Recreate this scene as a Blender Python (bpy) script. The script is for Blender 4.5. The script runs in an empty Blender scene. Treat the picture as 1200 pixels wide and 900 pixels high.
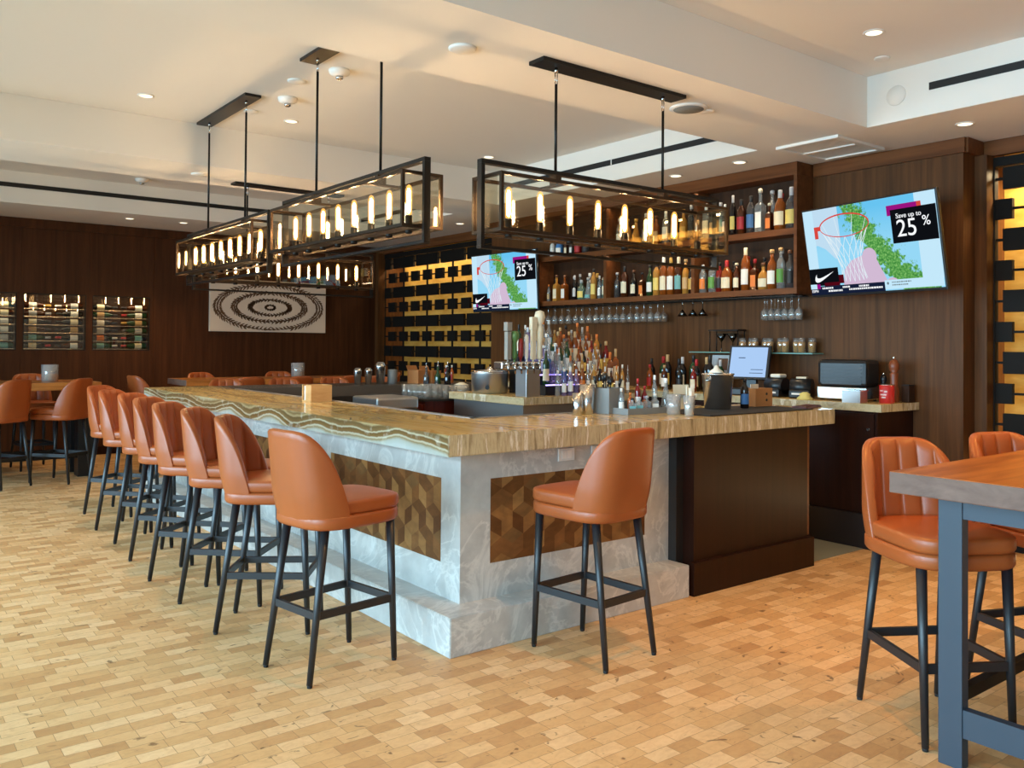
import bpy, bmesh, math, random
from mathutils import Vector, Matrix
random.seed(7)
PI = math.pi
S = bpy.context.scene
COL = S.collection

# ------------------------------------------------------------------ camera
cam_d = bpy.data.cameras.new('camera'); cam = bpy.data.objects.new('camera', cam_d); COL.objects.link(cam)
YAW, PITCH, ROLL = 0.91225, 0.014714, 0.0079276
f_ = Vector((math.cos(YAW)*math.cos(PITCH), math.sin(YAW)*math.cos(PITCH), math.sin(PITCH)))
r_ = Vector((math.sin(YAW), -math.cos(YAW), 0)); u_ = r_.cross(f_)
r2 = r_*math.cos(ROLL)+u_*math.sin(ROLL); u2 = -r_*math.sin(ROLL)+u_*math.cos(ROLL)
cam.matrix_world = Matrix(((r2.x, u2.x, -f_.x, 0), (r2.y, u2.y, -f_.y, 0), (r2.z, u2.z, -f_.z, 1.5048), (0, 0, 0, 1)))
cam_d.sensor_width = 36; cam_d.lens = 1008.2/1200*36
cam_d.shift_y = -59.8/1200
cam_d.clip_start = 0.05
S.camera = cam

# ------------------------------------------------------------------ world, windows' daylight, exposure
W = bpy.data.worlds.new('world'); S.world = W; W.use_nodes = True
W.node_tree.nodes['Background'].inputs[0].default_value = (0.75, 0.88, 1.0, 1)
W.node_tree.nodes['Background'].inputs[1].default_value = 0.12
S.view_settings.view_transform = 'Standard'
try: S.view_settings.look = 'None'
except Exception: pass
S.view_settings.gamma = 1.0
S.view_settings.use_curve_mapping = False
S.view_settings.exposure = 0.0
S.cycles.transparent_max_bounces = 32
S.cycles.max_bounces = 8
S.cycles.use_denoising = True

DAY = (0.47, 0.78, 1.0)
def area_light(name, loc, rot, sx, sy, power, color):
    d = bpy.data.lights.new(name, 'AREA'); d.shape = 'RECTANGLE'; d.size = sx; d.size_y = sy
    d.energy = power; d.color = color
    if name == 'window_daylight': d.spread = math.radians(112)
    o = bpy.data.objects.new(name, d); o.location = loc; o.rotation_euler = rot; COL.objects.link(o); return o
WIN_P = 165
for yc in (-1.0, 2.2, 5.4, 8.6):
    area_light('window_daylight', (-3.12, yc, 1.65), (0, -PI/2+0.30, 0), 2.3, 2.5, WIN_P, DAY)
area_light('window_daylight', (1.0, -3.12, 1.65), (PI/2, 0, 0), 4.0, 2.3, 6, DAY)
DOWN_W = 28; BULB_E = 270.0; WARM = (1.0, 0.66, 0.32)

# ------------------------------------------------------------------ materials
M = {}
def nt(name):
    m = bpy.data.materials.new(name); m.use_nodes = True; n = m.node_tree.nodes; n.clear()
    out = n.new('ShaderNodeOutputMaterial'); return m, m.node_tree, out
def principled(name, col, rough=0.5, metal=0.0, coat=0.0, spec=0.5, noise=0.0, nscale=20, bump=0.0):
    m, t, out = nt(name); b = t.nodes.new('ShaderNodeBsdfPrincipled'); t.links.new(b.outputs[0], out.inputs[0])
    b.inputs['Base Color'].default_value = (*col, 1); b.inputs['Roughness'].default_value = rough
    b.inputs['Metallic'].default_value = metal; b.inputs['Coat Weight'].default_value = coat
    b.inputs['Specular IOR Level'].default_value = spec
    if noise or bump:
        tc = t.nodes.new('ShaderNodeTexCoord'); nz = t.nodes.new('ShaderNodeTexNoise')
        nz.inputs['Scale'].default_value = nscale; nz.inputs['Detail'].default_value = 4
        t.links.new(tc.outputs['Object'], nz.inputs['Vector'])
        if noise:
            mx = ramp(t, nz.outputs['Fac'], [(0.3, [c*(1-noise) for c in col]), (0.7, [min(1, c*(1+noise)) for c in col])])
            t.links.new(mx, b.inputs['Base Color'])
        if bump:
            bp = t.nodes.new('ShaderNodeBump'); bp.inputs['Strength'].default_value = bump; bp.inputs['Distance'].default_value = 0.003
            t.links.new(nz.outputs['Fac'], bp.inputs['Height']); t.links.new(bp.outputs[0], b.inputs['Normal'])
    M[name] = m; return m
def ramp(t, fac, stops, interp='LINEAR'):
    r = t.nodes.new('ShaderNodeValToRGB'); r.color_ramp.interpolation = interp
    e = r.color_ramp.elements
    while len(e) > 1: e.remove(e[-1])
    e[0].position = stops[0][0]; e[0].color = (*stops[0][1], 1)
    for p, c in stops[1:]:
        k = e.new(p); k.color = (*c, 1)
    t.links.new(fac, r.inputs[0]); return r.outputs[0]
def mapping(t, scale, out='Object', rot=(0, 0, 0)):
    tc = t.nodes.new('ShaderNodeTexCoord'); mp = t.nodes.new('ShaderNodeMapping')
    mp.inputs['Scale'].default_value = scale; mp.inputs['Rotation'].default_value = rot
    t.links.new(tc.outputs[out], mp.inputs['Vector']); return mp.outputs[0]
def noise(t, vec, scale, detail=4, rough=0.55, dist=0.0):
    n = t.nodes.new('ShaderNodeTexNoise'); n.inputs['Scale'].default_value = scale; n.inputs['Detail'].default_value = detail
    n.inputs['Roughness'].default_value = rough; n.inputs['Distortion'].default_value = dist
    t.links.new(vec, n.inputs['Vector']); return n.outputs['Fac']
def math_(t, op, a, b=None, c=None):
    n = t.nodes.new('ShaderNodeMath'); n.operation = op
    for i, v in enumerate((a, b, c)):
        if v is None: continue
        if isinstance(v, (int, float)): n.inputs[i].default_value = v
        else: t.links.new(v, n.inputs[i])
    return n.outputs[0]
def mixc(t, fac, a, b, mode='MIX'):
    n = t.nodes.new('ShaderNodeMix'); n.data_type = 'RGBA'; n.blend_type = mode
    for s, v in ((0, fac), (6, a), (7, b)):
        if isinstance(v, (int, float)): n.inputs[s].default_value = v
        elif isinstance(v, (tuple, list)): n.inputs[s].default_value = (*v, 1)
        else: t.links.new(v, n.inputs[s])
    return n.outputs[2]
def wood(name, dark, light, scale=(18, 18, 1.2), rough=0.4, coat=0.0, seam=None):
    m, t, out = nt(name); b = t.nodes.new('ShaderNodeBsdfPrincipled'); t.links.new(b.outputs[0], out.inputs[0])
    v = mapping(t, scale); f = noise(t, v, 1.0, 6, 0.6, 0.6)
    c = ramp(t, f, [(0.28, dark), (0.72, light)])
    t.links.new(c, b.inputs['Base Color']); b.inputs['Roughness'].default_value = rough; b.inputs['Coat Weight'].default_value = coat; b.inputs['Specular IOR Level'].default_value = 0.18
    b.inputs['Coat Roughness'].default_value = 0.2
    M[name] = m; return m
def glassy(name, tint, refl=0.12, rough=0.03, opac=0.0, body=(0.8, 0.8, 0.8)):
    m, t, out = nt(name)
    tr = t.nodes.new('ShaderNodeBsdfTransparent'); tr.inputs[0].default_value = (*tint, 1)
    gl = t.nodes.new('ShaderNodeBsdfGlossy'); gl.inputs['Roughness'].default_value = rough
    lw = t.nodes.new('ShaderNodeLayerWeight')
    k = math_(t, 'MULTIPLY_ADD', math_(t, 'POWER', lw.outputs['Facing'], 4.0), 0.7, refl*0.35)
    base = tr.outputs[0]
    if opac:
        df = t.nodes.new('ShaderNodeBsdfDiffuse'); df.inputs[0].default_value = (*body, 1)
        m1 = t.nodes.new('ShaderNodeMixShader'); m1.inputs[0].default_value = opac
        t.links.new(tr.outputs[0], m1.inputs[1]); t.links.new(df.outputs[0], m1.inputs[2]); base = m1.outputs[0]
    mx = t.nodes.new('ShaderNodeMixShader'); t.links.new(k, mx.inputs[0])
    t.links.new(base, mx.inputs[1]); t.links.new(gl.outputs[0], mx.inputs[2]); t.links.new(mx.outputs[0], out.inputs[0])
    M[name] = m; return m
def emit(name, col, strength):
    m, t, out = nt(name); e = t.nodes.new('ShaderNodeEmission'); e.inputs[0].default_value = (*col, 1); e.inputs[1].default_value = strength
    t.links.new(e.outputs[0], out.inputs[0]); M[name] = m; return m
def sr(*c):   # sRGB 0-255 to linear
    return tuple(((x/255)/12.92 if x/255 <= 0.04045 else ((x/255+0.055)/1.055)**2.4) for x in c)

wood('wall_wood', sr(68, 40, 18), sr(102, 64, 32), (22, 22, 0.9), 0.5)
wood('trim_wood', sr(82, 46, 22), sr(122, 74, 40), (14, 1.0, 14), 0.38)
wood('far_wood', sr(56, 29, 14), sr(84, 48, 25), (16, 16, 0.8), 0.42)
wood('cabinet_wood', sr(32, 12, 5), sr(46, 20, 9), (20, 20, 1.0), 0.42)
wood('red_wood', sr(58, 18, 12), sr(84, 32, 20), (20, 20, 1.5), 0.3)
wood('shelf_wood', sr(84, 48, 24), sr(120, 74, 42), (12, 1.2, 12), 0.4)
wood('niche_wood', sr(40, 24, 14), sr(66, 42, 26), (14, 14, 1.0), 0.5)
wood('table_wood', sr(140, 78, 34), sr(206, 134, 66), (1.6, 16, 16), 0.3, 0.3)
wood('table_end', sr(92, 70, 62), sr(140, 112, 98), (14, 5, 9), 0.5)
wood('bag_wood', sr(190, 140, 86), sr(214, 168, 112), (5, 5, 20), 0.6)
principled('leather', sr(160, 81, 37), 0.36, noise=0.10, nscale=3.0, bump=0.12, spec=0.45)
principled('leg_metal', sr(26, 29, 33), 0.42, 0.0, spec=0.6)
principled('black_metal', sr(34, 30, 27), 0.38, 0.6)
principled('bronze', sr(70, 56, 44), 0.32, 0.8)
principled('lattice_black', sr(22, 18, 14), 0.7, spec=0.2)
principled('ceiling_white', sr(233, 227, 217), 0.85)
principled('white_plastic', sr(236, 232, 224), 0.45)
principled('slot_black', (0.004, 0.004, 0.004), 0.6)
principled('steel', (0.62, 0.62, 0.62), 0.22, 1.0)
principled('brushed_steel', (0.5, 0.5, 0.5), 0.38, 1.0); principled('bucket_steel', (0.75, 0.75, 0.74), 0.26, 1.0)
principled('grey_paint', sr(128, 130, 128), 0.5)
principled('table_leg_daylit', sr(50, 62, 74), 0.45)  # black legs with the windows' bluish light put into the colour
principled('rubber', sr(26, 24, 23), 0.75)
principled('black_plastic', sr(24, 25, 27), 0.35)
principled('dark_stone', sr(92, 84, 76), 0.25)
principled('undercounter', sr(30, 24, 20), 0.6)
principled('paper', sr(232, 224, 206), 0.8)
principled('cream', sr(226, 214, 184), 0.6)
principled('yellow_cloth', sr(226, 206, 120), 0.9)
principled('menu_red', sr(84, 30, 24), 0.5)
principled('can_red', sr(186, 36, 34), 0.35)
principled('pepper_wood', sr(126, 62, 30), 0.4)
principled('kraft', sr(176, 118, 66), 0.8)
principled('art_paper', sr(226, 206, 184), 0.85)
principled('art_ink', sr(104, 72, 46), 0.85)
principled('glass_edge', sr(110, 150, 140), 0.2)
principled('toekick', sr(28, 14, 8), 0.5)
principled('threshold_stone', sr(120, 122, 110), 0.6)
principled('window_white', sr(220, 220, 215), 0.6)
principled('wall_paint', sr(216, 204, 188), 0.85)
glassy('pane_glass', (0.97, 0.94, 0.87), 0.16, 0.0)
glassy('drink_glass', (0.93, 0.95, 0.95), 0.35, 0.04, 0.06)
glassy('pattern_glass', (0.9, 0.92, 0.92), 0.5, 0.12, 0.25)
glassy('smoke_glass', (0.2, 0.18, 0.16), 0.3, 0.05)
glassy('bulb_glass', (1.0, 0.9, 0.7), 0.3, 0.02)
emit('filament', (1.0, 0.66, 0.34), BULB_E)
def lit_bulb():
    m, t, out = nt('bulb_lit'); tr = t.nodes.new('ShaderNodeBsdfTransparent'); e = t.nodes.new('ShaderNodeEmission')
    e.inputs[0].default_value = (1.0, 0.50, 0.12, 1); e.inputs[1].default_value = 2.2
    mx = t.nodes.new('ShaderNodeMixShader'); mx.inputs[0].default_value = 0.5
    t.links.new(tr.outputs[0], mx.inputs[1]); t.links.new(e.outputs[0], mx.inputs[2]); t.links.new(mx.outputs[0], out.inputs[0]); M['bulb_lit'] = m
lit_bulb()
emit('lens_glow', (1.0, 0.82, 0.55), 2.6)
principled('unlit_filament', sr(150, 110, 60), 0.5)

def mat_floor():
    m, t, out = nt('floor_blocks'); b = t.nodes.new('ShaderNodeBsdfPrincipled'); t.links.new(b.outputs[0], out.inputs[0])
    v = mapping(t, (1, 1, 1))
    w = noise(t, v, 1.3, 2)
    br = t.nodes.new('ShaderNodeTexBrick'); t.links.new(v, br.inputs['Vector'])
    br.inputs['Color1'].default_value = (0, 0, 0, 1); br.inputs['Color2'].default_value = (1, 1, 1, 1); br.inputs['Mortar'].default_value = (0.45, 0.45, 0.45, 1)
    br.inputs['Scale'].default_value = 1; br.inputs['Mortar Size'].default_value = 0.0012; br.inputs['Brick Width'].default_value = 0.13
    br.inputs['Row Height'].default_value = 0.074; br.offset = 0.42; br.squash = 1.25; br.squash_frequency = 3
    g = noise(t, mapping(t, (16, 30, 10)), 1.0, 6, 0.65, 1.2)
    c1 = ramp(t, br.outputs['Color'], [(0.0, sr(190, 146, 96)), (0.3, sr(214, 174, 122)), (0.6, sr(226, 190, 140)), (1.0, sr(238, 208, 164))])
    c2 = ramp(t, g, [(0.25, sr(190, 146, 100)), (0.5, sr(236, 212, 176)), (0.75, sr(255, 244, 224))])
    c = mixc(t, 0.55, c1, c2, 'MULTIPLY')
    big = noise(t, v, 2.2, 4)
    c = mixc(t, math_(t, 'MULTIPLY', big, 0.3), c, sr(226, 186, 134))
    k = noise(t, mapping(t, (6.5, 9, 9)), 1.0, 3, 0.5, 2.6)
    kn = ramp(t, k, [(0.66, (0, 0, 0)), (0.72, (1, 1, 1))])
    c = mixc(t, math_(t, 'MULTIPLY', kn, 0.7), c, sr(88, 56, 34))
    c = mixc(t, math_(t, 'MULTIPLY', br.outputs['Fac'], 0.55), c, sr(96, 64, 40))
    t.links.new(c, b.inputs['Base Color'])
    ro = ramp(t, g, [(0.2, (0.42,)*3), (0.8, (0.55,)*3)]); t.links.new(ro, b.inputs['Roughness'])
    bp = t.nodes.new('ShaderNodeBump'); bp.inputs['Strength'].default_value = 0.35; bp.inputs['Distance'].default_value = 0.002; bp.invert = True
    t.links.new(br.outputs['Fac'], bp.inputs['Height']); t.links.new(bp.outputs[0], b.inputs['Normal'])
    M['floor_blocks'] = m
mat_floor()

def mat_onyx():
    m, t, out = nt('onyx'); b = t.nodes.new('ShaderNodeBsdfPrincipled'); t.links.new(b.outputs[0], out.inputs[0])
    tc = t.nodes.new('ShaderNodeTexCoord'); sp = t.nodes.new('ShaderNodeSeparateXYZ'); t.links.new(tc.outputs['Object'], sp.inputs[0])
    n1 = noise(t, mapping(t, (1, 1, 1)), 1.6, 3, 0.5); n2 = noise(t, mapping(t, (1, 1, 1)), 6.0, 4, 0.6)
    u = math_(t, 'MULTIPLY', sp.outputs[0], 3.2)
    u = math_(t, 'ADD', u, math_(t, 'MULTIPLY', sp.outputs[2], 8.0))
    u = math_(t, 'ADD', u, math_(t, 'MULTIPLY', n1, 2.2))
    u = math_(t, 'ADD', u, math_(t, 'MULTIPLY', n2, 0.16))
    cx = t.nodes.new('ShaderNodeCombineXYZ'); t.links.new(u, cx.inputs[0]); t.links.new(math_(t, 'MULTIPLY', sp.outputs[1], 0.12), cx.inputs[1])
    s = noise(t, cx.outputs[0], 2.6, 8, 0.66)
    s3 = math_(t, 'MULTIPLY_ADD', math_(t, 'SINE', math_(t, 'MULTIPLY', u, 11.0)), 0.05, 0.0)
    s = math_(t, 'ADD', s, s3)
    c = ramp(t, s, [(0.24, sr(150, 106, 54)), (0.36, sr(198, 156, 90)), (0.46, sr(224, 188, 120)), (0.53, sr(236, 208, 146)), (0.60, sr(196, 158, 98)), (0.68, sr(238, 216, 166)), (0.80, sr(246, 238, 212))])
    t.links.new(c, b.inputs['Base Color']); b.inputs['Roughness'].default_value = 0.15; b.inputs['Coat Weight'].default_value = 0.0; b.inputs['Coat Roughness'].default_value = 0.05
    M['onyx'] = m
mat_onyx()
def mat_onyx_edge(name, vertical):
    m, t, out = nt(name); b = t.nodes.new('ShaderNodeBsdfPrincipled'); t.links.new(b.outputs[0], out.inputs[0])
    tc = t.nodes.new('ShaderNodeTexCoord'); sp = t.nodes.new('ShaderNodeSeparateXYZ'); t.links.new(tc.outputs['Object'], sp.inputs[0])
    if vertical:
        n1 = noise(t, mapping(t, (1.0, 1, 0.5)), 2.0, 2)
        u = math_(t, 'ADD', math_(t, 'MULTIPLY', sp.outputs[0], 5.0), math_(t, 'MULTIPLY', n1, 0.9))
        u = math_(t, 'ADD', u, math_(t, 'MULTIPLY', sp.outputs[2], 0.25))
        cx = t.nodes.new('ShaderNodeCombineXYZ'); t.links.new(u, cx.inputs[0]); t.links.new(math_(t, 'MULTIPLY', sp.outputs[2], 0.35), cx.inputs[1])
        f = noise(t, cx.outputs[0], 3.4, 9, 0.75)
        c = ramp(t, f, [(0.28, sr(98, 82, 58)), (0.40, sr(150, 132, 98)), (0.48, sr(196, 180, 142)), (0.54, sr(166, 146, 108)), (0.59, sr(228, 220, 196)), (0.63, sr(180, 162, 124)), (0.70, sr(236, 230, 210)), (0.76, sr(160, 140, 104))])
    else:
        n1 = noise(t, mapping(t, (1, 1.0, 1.6)), 1.25, 1.5, 0.45); n2 = noise(t, mapping(t, (1, 1, 1)), 9, 4, 0.6)
        u = math_(t, 'ADD', math_(t, 'MULTIPLY', sp.outputs[2], 5.6), math_(t, 'MULTIPLY', n1, 1.35))
        u = math_(t, 'ADD', u, math_(t, 'MULTIPLY', n2, 0.13))
        u = math_(t, 'ADD', u, -5.98)
        c = ramp(t, u, [(0.02, sr(190, 194, 186)), (0.18, sr(176, 176, 160)), (0.26, sr(146, 124, 84)), (0.32, sr(196, 186, 158)), (0.36, sr(128, 98, 58)), (0.46, sr(112, 84, 48)), (0.50, sr(190, 178, 146)), (0.54, sr(126, 98, 60)), (0.66, sr(104, 82, 50)), (0.72, sr(168, 146, 104)), (0.80, sr(122, 96, 58)), (0.95, sr(176, 160, 122))])
        c = mixc(t, ramp(t, n2, [(0.55, (0, 0, 0)), (0.8, (0.5,)*3)]), c, sr(236, 230, 210))
    t.links.new(c, b.inputs['Base Color']); b.inputs['Roughness'].default_value = 0.18
    M[name] = m
mat_onyx_edge('onyx_edge_long', False); mat_onyx_edge('onyx_edge_short', True)
ONYX = ['onyx', 'onyx_edge_long', 'onyx_edge_short']
def onyx_slots(b):
    bmesh.ops.recalc_face_normals(b.bm, faces=b.bm.faces)
    for f in b.bm.faces:
        f.normal_update()
        f.material_index = 1 if f.normal.x < -0.75 else (2 if abs(f.normal.y) > 0.75 or f.normal.x > 0.75 else 0)
    return b
def mat_marble():
    m, t, out = nt('marble'); b = t.nodes.new('ShaderNodeBsdfPrincipled'); t.links.new(b.outputs[0], out.inputs[0])
    v = mapping(t, (1, 1, 1), rot=(0.5, 0.4, 0.6))
    n1 = noise(t, v, 2.2, 6, 0.62, 1.4)
    a = math_(t, 'ABSOLUTE', math_(t, 'SUBTRACT', n1, 0.5))
    vein = ramp(t, a, [(0.0, (1, 1, 1)), (0.035, (0, 0, 0))])
    n2 = noise(t, v, 9, 5, 0.6)
    c = ramp(t, n2, [(0.3, sr(172, 172, 168)), (0.7, sr(196, 196, 191))])
    c = mixc(t, math_(t, 'MULTIPLY', vein, 0.45), c, sr(232, 230, 222))
    n3 = noise(t, v, 1.1, 4, 0.6)
    c = mixc(t, ramp(t, n3, [(0.45, (0, 0, 0)), (0.75, (0.5,)*3)]), c, sr(164, 160, 150))
    t.links.new(c, b.inputs['Base Color']); b.inputs['Roughness'].default_value = 0.35
    M['marble'] = m
mat_marble()
def mat_gold():
    m, t, out = nt('gold_panel'); b = t.nodes.new('ShaderNodeBsdfPrincipled'); t.links.new(b.outputs[0], out.inputs[0])
    c = ramp(t, noise(t, mapping(t, (1, 4, 14)), 1.0, 4), [(0.3, sr(196, 146, 62)), (0.7, sr(224, 178, 92))])
    t.links.new(c, b.inputs['Base Color']); b.inputs['Roughness'].default_value = 0.5; b.inputs['Metallic'].default_value = 0.0; b.inputs['Specular IOR Level'].default_value = 0.25
    M['gold_panel'] = m
mat_gold()
for i, c in enumerate(((104, 66, 34), (122, 80, 44), (138, 96, 54), (116, 82, 48), (150, 108, 62), (94, 58, 30))):
    wood('marquetry_%s' % 'abcdef'[i], sr(*[int(x*0.86) for x in c]), sr(*[min(255, int(x*1.1)) for x in c]), (9, 9, 16), 0.45)
MARQ = ['marquetry_%s' % x for x in 'abcdef']

# ------------------------------------------------------------------ mesh helpers
class MB:
    def __init__(s): s.bm = bmesh.new(); s.mi = 0
    def _fin(s, vs):
        for v in vs:
            for f in v.link_faces: f.material_index = s.mi
    def box(s, a, b, mi=None, bev=0.0):
        x0, y0, z0 = a; x1, y1, z1 = b
        p = [(x0, y0, z0), (x1, y0, z0), (x1, y1, z0), (x0, y1, z0), (x0, y0, z1), (x1, y0, z1), (x1, y1, z1), (x0, y1, z1)]
        v = [s.bm.verts.new(q) for q in p]
        fs = [s.bm.faces.new([v[i] for i in q]) for q in ((0, 3, 2, 1), (4, 5, 6, 7), (0, 1, 5, 4), (1, 2, 6, 5), (2, 3, 7, 6), (3, 0, 4, 7))]
        if mi is not None:
            for f in fs: f.material_index = mi
        if bev:
            es = list({e for f in fs for e in f.edges})
            r = bmesh.ops.bevel(s.bm, geom=es, offset=bev, segments=2, affect='EDGES', profile=0.5)
            if mi is not None:
                for f in r['faces']: f.material_index = mi
        return s
    def bar(s, p, q, w, h, up=(0, 0, 1)):
        p = Vector(p); q = Vector(q); d = (q-p).normalized(); up = Vector(up)
        if abs(d.dot(up)) > 0.99: up = Vector((1, 0, 0))
        a = d.cross(up).normalized(); b = a.cross(d).normalized()
        v = []
        for c in (p, q):
            for sa, sb in ((-1, -1), (1, -1), (1, 1), (-1, 1)): v.append(s.bm.verts.new(c+a*sa*w/2+b*sb*h/2))
        for q_ in ((0, 1, 2, 3), (7, 6, 5, 4), (0, 4, 5, 1), (1, 5, 6, 2), (2, 6, 7, 3), (3, 7, 4, 0)):
            s.bm.faces.new([v[i] for i in q_])
        return s
    def tube(s, p, q, r0, r1=None, n=12, caps=True):
        r1 = r0 if r1 is None else r1
        p = Vector(p); q = Vector(q); d = (q-p).normalized()
        a = d.orthogonal().normalized(); b = d.cross(a)
        A = []; B = []
        for i in range(n):
            t = 2*PI*i/n; e = a*math.cos(t)+b*math.sin(t)
            A.append(s.bm.verts.new(p+e*r0)); B.append(s.bm.verts.new(q+e*r1))
        for i in range(n):
            j = (i+1) % n; f = s.bm.faces.new((A[i], A[j], B[j], B[i])); f.smooth = True
        if caps: s.bm.faces.new(A[::-1]); s.bm.faces.new(B)
        return s
    def lathe(s, prof, n=16, o=(0, 0, 0), cap=True, square=0.0):
        o = Vector(o); rings = []
        for r, z in prof:
            ring = []
            for i in range(n):
                t = 2*PI*i/n; c, sn = math.cos(t), math.sin(t)
                k = 1.0
                if square: k = 1+(1/max(abs(c), abs(sn))-1)*square
                ring.append(s.bm.verts.new(o+Vector((r*k*c, r*k*sn, z))))
            rings.append(ring)
        for a, b in zip(rings, rings[1:]):
            for i in range(n):
                j = (i+1) % n; f = s.bm.faces.new((a[i], a[j], b[j], b[i])); f.smooth = True
        if cap: s.bm.faces.new(rings[0][::-1]); s.bm.faces.new(rings[-1])
        return s
    def poly(s, pts, mi=None):
        f = s.bm.faces.new([s.bm.verts.new(p) for p in pts])
        if mi is not None: f.material_index = mi
        return s
    def prism(s, pts, d):     # polygon extruded by vector d
        d = Vector(d); a = [s.bm.verts.new(p) for p in pts]; b = [s.bm.verts.new(Vector(p)+d) for p in pts]; n = len(pts)
        s.bm.faces.new(a[::-1]); s.bm.faces.new(b)
        for i in range(n): s.bm.faces.new((a[i], a[(i+1) % n], b[(i+1) % n], b[i]))
        return s
    def mesh(s, name, mats):
        bmesh.ops.recalc_face_normals(s.bm, faces=s.bm.faces)
        me = bpy.data.meshes.new(name); s.bm.to_mesh(me); s.bm.free()
        for m in ([mats] if isinstance(mats, str) else mats): me.materials.append(M[m])
        return me
    def obj(s, name, mats, parent=None, loc=(0, 0, 0), rz=0):
        return link(name, s.mesh(name, mats), parent, loc, rz)
def link(name, me, parent=None, loc=(0, 0, 0), rz=0):
    o = bpy.data.objects.new(name, me); COL.objects.link(o)
    o.location = loc; o.rotation_euler = (0, 0, rz)
    if parent: o.parent = parent
    return o
def tag(o, label, cat, group=None):
    o['label'] = label; o['category'] = cat
    if group: o['group'] = group
    return o
def thing(name, label, cat, loc=(0, 0, 0), rz=0, group=None):
    o = bpy.data.objects.new(name, None); COL.objects.link(o); o.location = loc; o.rotation_euler = (0, 0, rz)
    o.empty_display_size = 0.1
    return tag(o, label, cat, group)
def struct(o): o['kind'] = 'structure'; return o
def dup(root, loc, rz, label, group=None):
    r = root.copy(); COL.objects.link(r); r.location = loc; r.rotation_euler = (0, 0, rz); r['label'] = label
    if group: r['group'] = group
    for ch in list(root.children):
        c = ch.copy(); COL.objects.link(c); c.parent = r
        for g in list(ch.children):
            d = g.copy(); COL.objects.link(d); d.parent = c
    return r
def text_mesh(body, size, mat, ext=0.0008, align='CENTER'):
    cu = bpy.data.curves.new('lettering', 'FONT'); cu.body = body; cu.size = size; cu.extrude = ext; cu.align_x = align; cu.align_y = 'CENTER'
    tmp = bpy.data.objects.new('lettering', cu); COL.objects.link(tmp)
    bpy.context.view_layer.update()
    me = bpy.data.meshes.new_from_object(tmp.evaluated_get(bpy.context.evaluated_depsgraph_get()))
    bpy.data.objects.remove(tmp); me.materials.clear(); me.materials.append(M[mat]); return me
ORD = ['first', 'second', 'third', 'fourth', 'fifth', 'sixth', 'seventh', 'eighth', 'ninth', 'tenth', 'eleventh', 'twelfth', 'thirteenth', 'fourteenth', 'fifteenth', 'sixteenth', 'seventeenth', 'eighteenth', 'nineteenth', 'twentieth']

# ------------------------------------------------------------------ room shell
ZL, ZH = 3.093, 3.459          # soffit and coffer heights
XW = 6.60                      # back-bar wall face
XR = 6.92                      # lattice plane
YF = 12.54                     # far wall face
b = MB().box((-3.4, -3.4, -0.12), (7.6, 13.1, 0.0)); struct(b.obj('floor', 'floor_blocks'))
b = MB()
b.box((-3.4, -3.4, ZH), (7.6, 13.1, ZH+0.15))
b.box((-3.2, 3.32, ZL), (5.784, 4.26, ZH-0.001)); b.box((-3.2, 7.76, ZL), (5.784, 8.66, ZH-0.001))
b.box((-3.2, 11.25, ZL), (5.784, 13.0, ZH-0.001)); b.box((5.784, -3.3, ZL), (7.6, 13.0, ZH-0.001))
struct(b.obj('ceiling', 'ceiling_white'))
# far wall with three wine niches (openings)
NX = [(1.00, 1.715), (1.785, 2.525), (2.60, 3.335)]; NZ = (1.395, 2.135)
b = MB()
xs = [-3.3]+[x for n in NX for x in n]+[3.375]
b.box((-3.3, YF, 0), (3.375, YF+0.5, NZ[0])); b.box((-3.3, YF, NZ[1]), (3.375, YF+0.5, ZL-0.002))
for i in range(0, len(xs), 2): b.box((xs[i], YF, NZ[0]), (xs[i+1], YF+0.5, NZ[1]))
for n in NX: b.box((n[0], YF+0.4, NZ[0]), (n[1], YF+0.5, NZ[1]))
b.box((3.379, YF+0.012, 0), (6.95, YF+0.5, ZL-0.002))
struct(b.obj('wall_far', 'far_wood'))
b = MB()
for x in (-0.3, 0.97, 1.75, 2.56): b.box((x, YF-0.006, 0.12), (x+0.008, YF, NZ[0]-0.02)); b.box((x, YF-0.006, NZ[1]+0.02), (x+0.008, YF, ZL-0.13))
b.box((-3.3, YF-0.02, ZL-0.12), (6.95, YF-0.0005, ZL-0.003)); 
struct(b.obj('trim_1', 'far_wood'))
struct(MB().box((-3.3, YF-0.015, 0), (6.9, YF-0.0005, 0.11)).obj('baseboard_far', 'cabinet_wood'))
# back wall: protruding bar back 3.02..8.97, recesses with lattice both sides
b = MB()
b.box((XW, 3.02, 0), (7.45, 8.97, ZL-0.002))
b.box((7.30, 8.97, 0), (7.45, 12.52, ZL-0.002), 1); b.box((7.30, 0.0, 0), (7.45, 3.02, ZL-0.002), 1)
b.box((XW, -3.3, 0), (7.45, 0.0, ZL-0.002))
b.box((6.86, 12.40, 0), (7.30, 12.53, ZL-0.002))
struct(b.obj('wall_back', ['wall_wood', 'gold_panel']))
b = MB()
b.box((XW-0.025, 3.0, ZL-0.115), (XW-0.0005, 4.27, ZL-0.003)); b.box((XW-0.025, 7.75, ZL-0.115), (XW-0.0005, 8.99, ZL-0.003))
b.box((XW, 2.985, ZL-0.115), (6.9, 3.0195, ZL-0.003)); b.box((6.85, 0.0, ZL-0.12), (6.905, 2.98, ZL-0.003)); b.box((6.85, 8.99, ZL-0.12), (6.905, 12.39, ZL-0.003))
struct(b.obj('trim_2', 'trim_wood'))
b = MB(); b.box((6.78, 2.93, 0), (6.9, 3.019, ZL-0.118)); b.box((6.78, 12.30, 0), (6.9, 12.399, ZL-0.122))
struct(b.obj('trim_3', 'wall_wood'))
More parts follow.
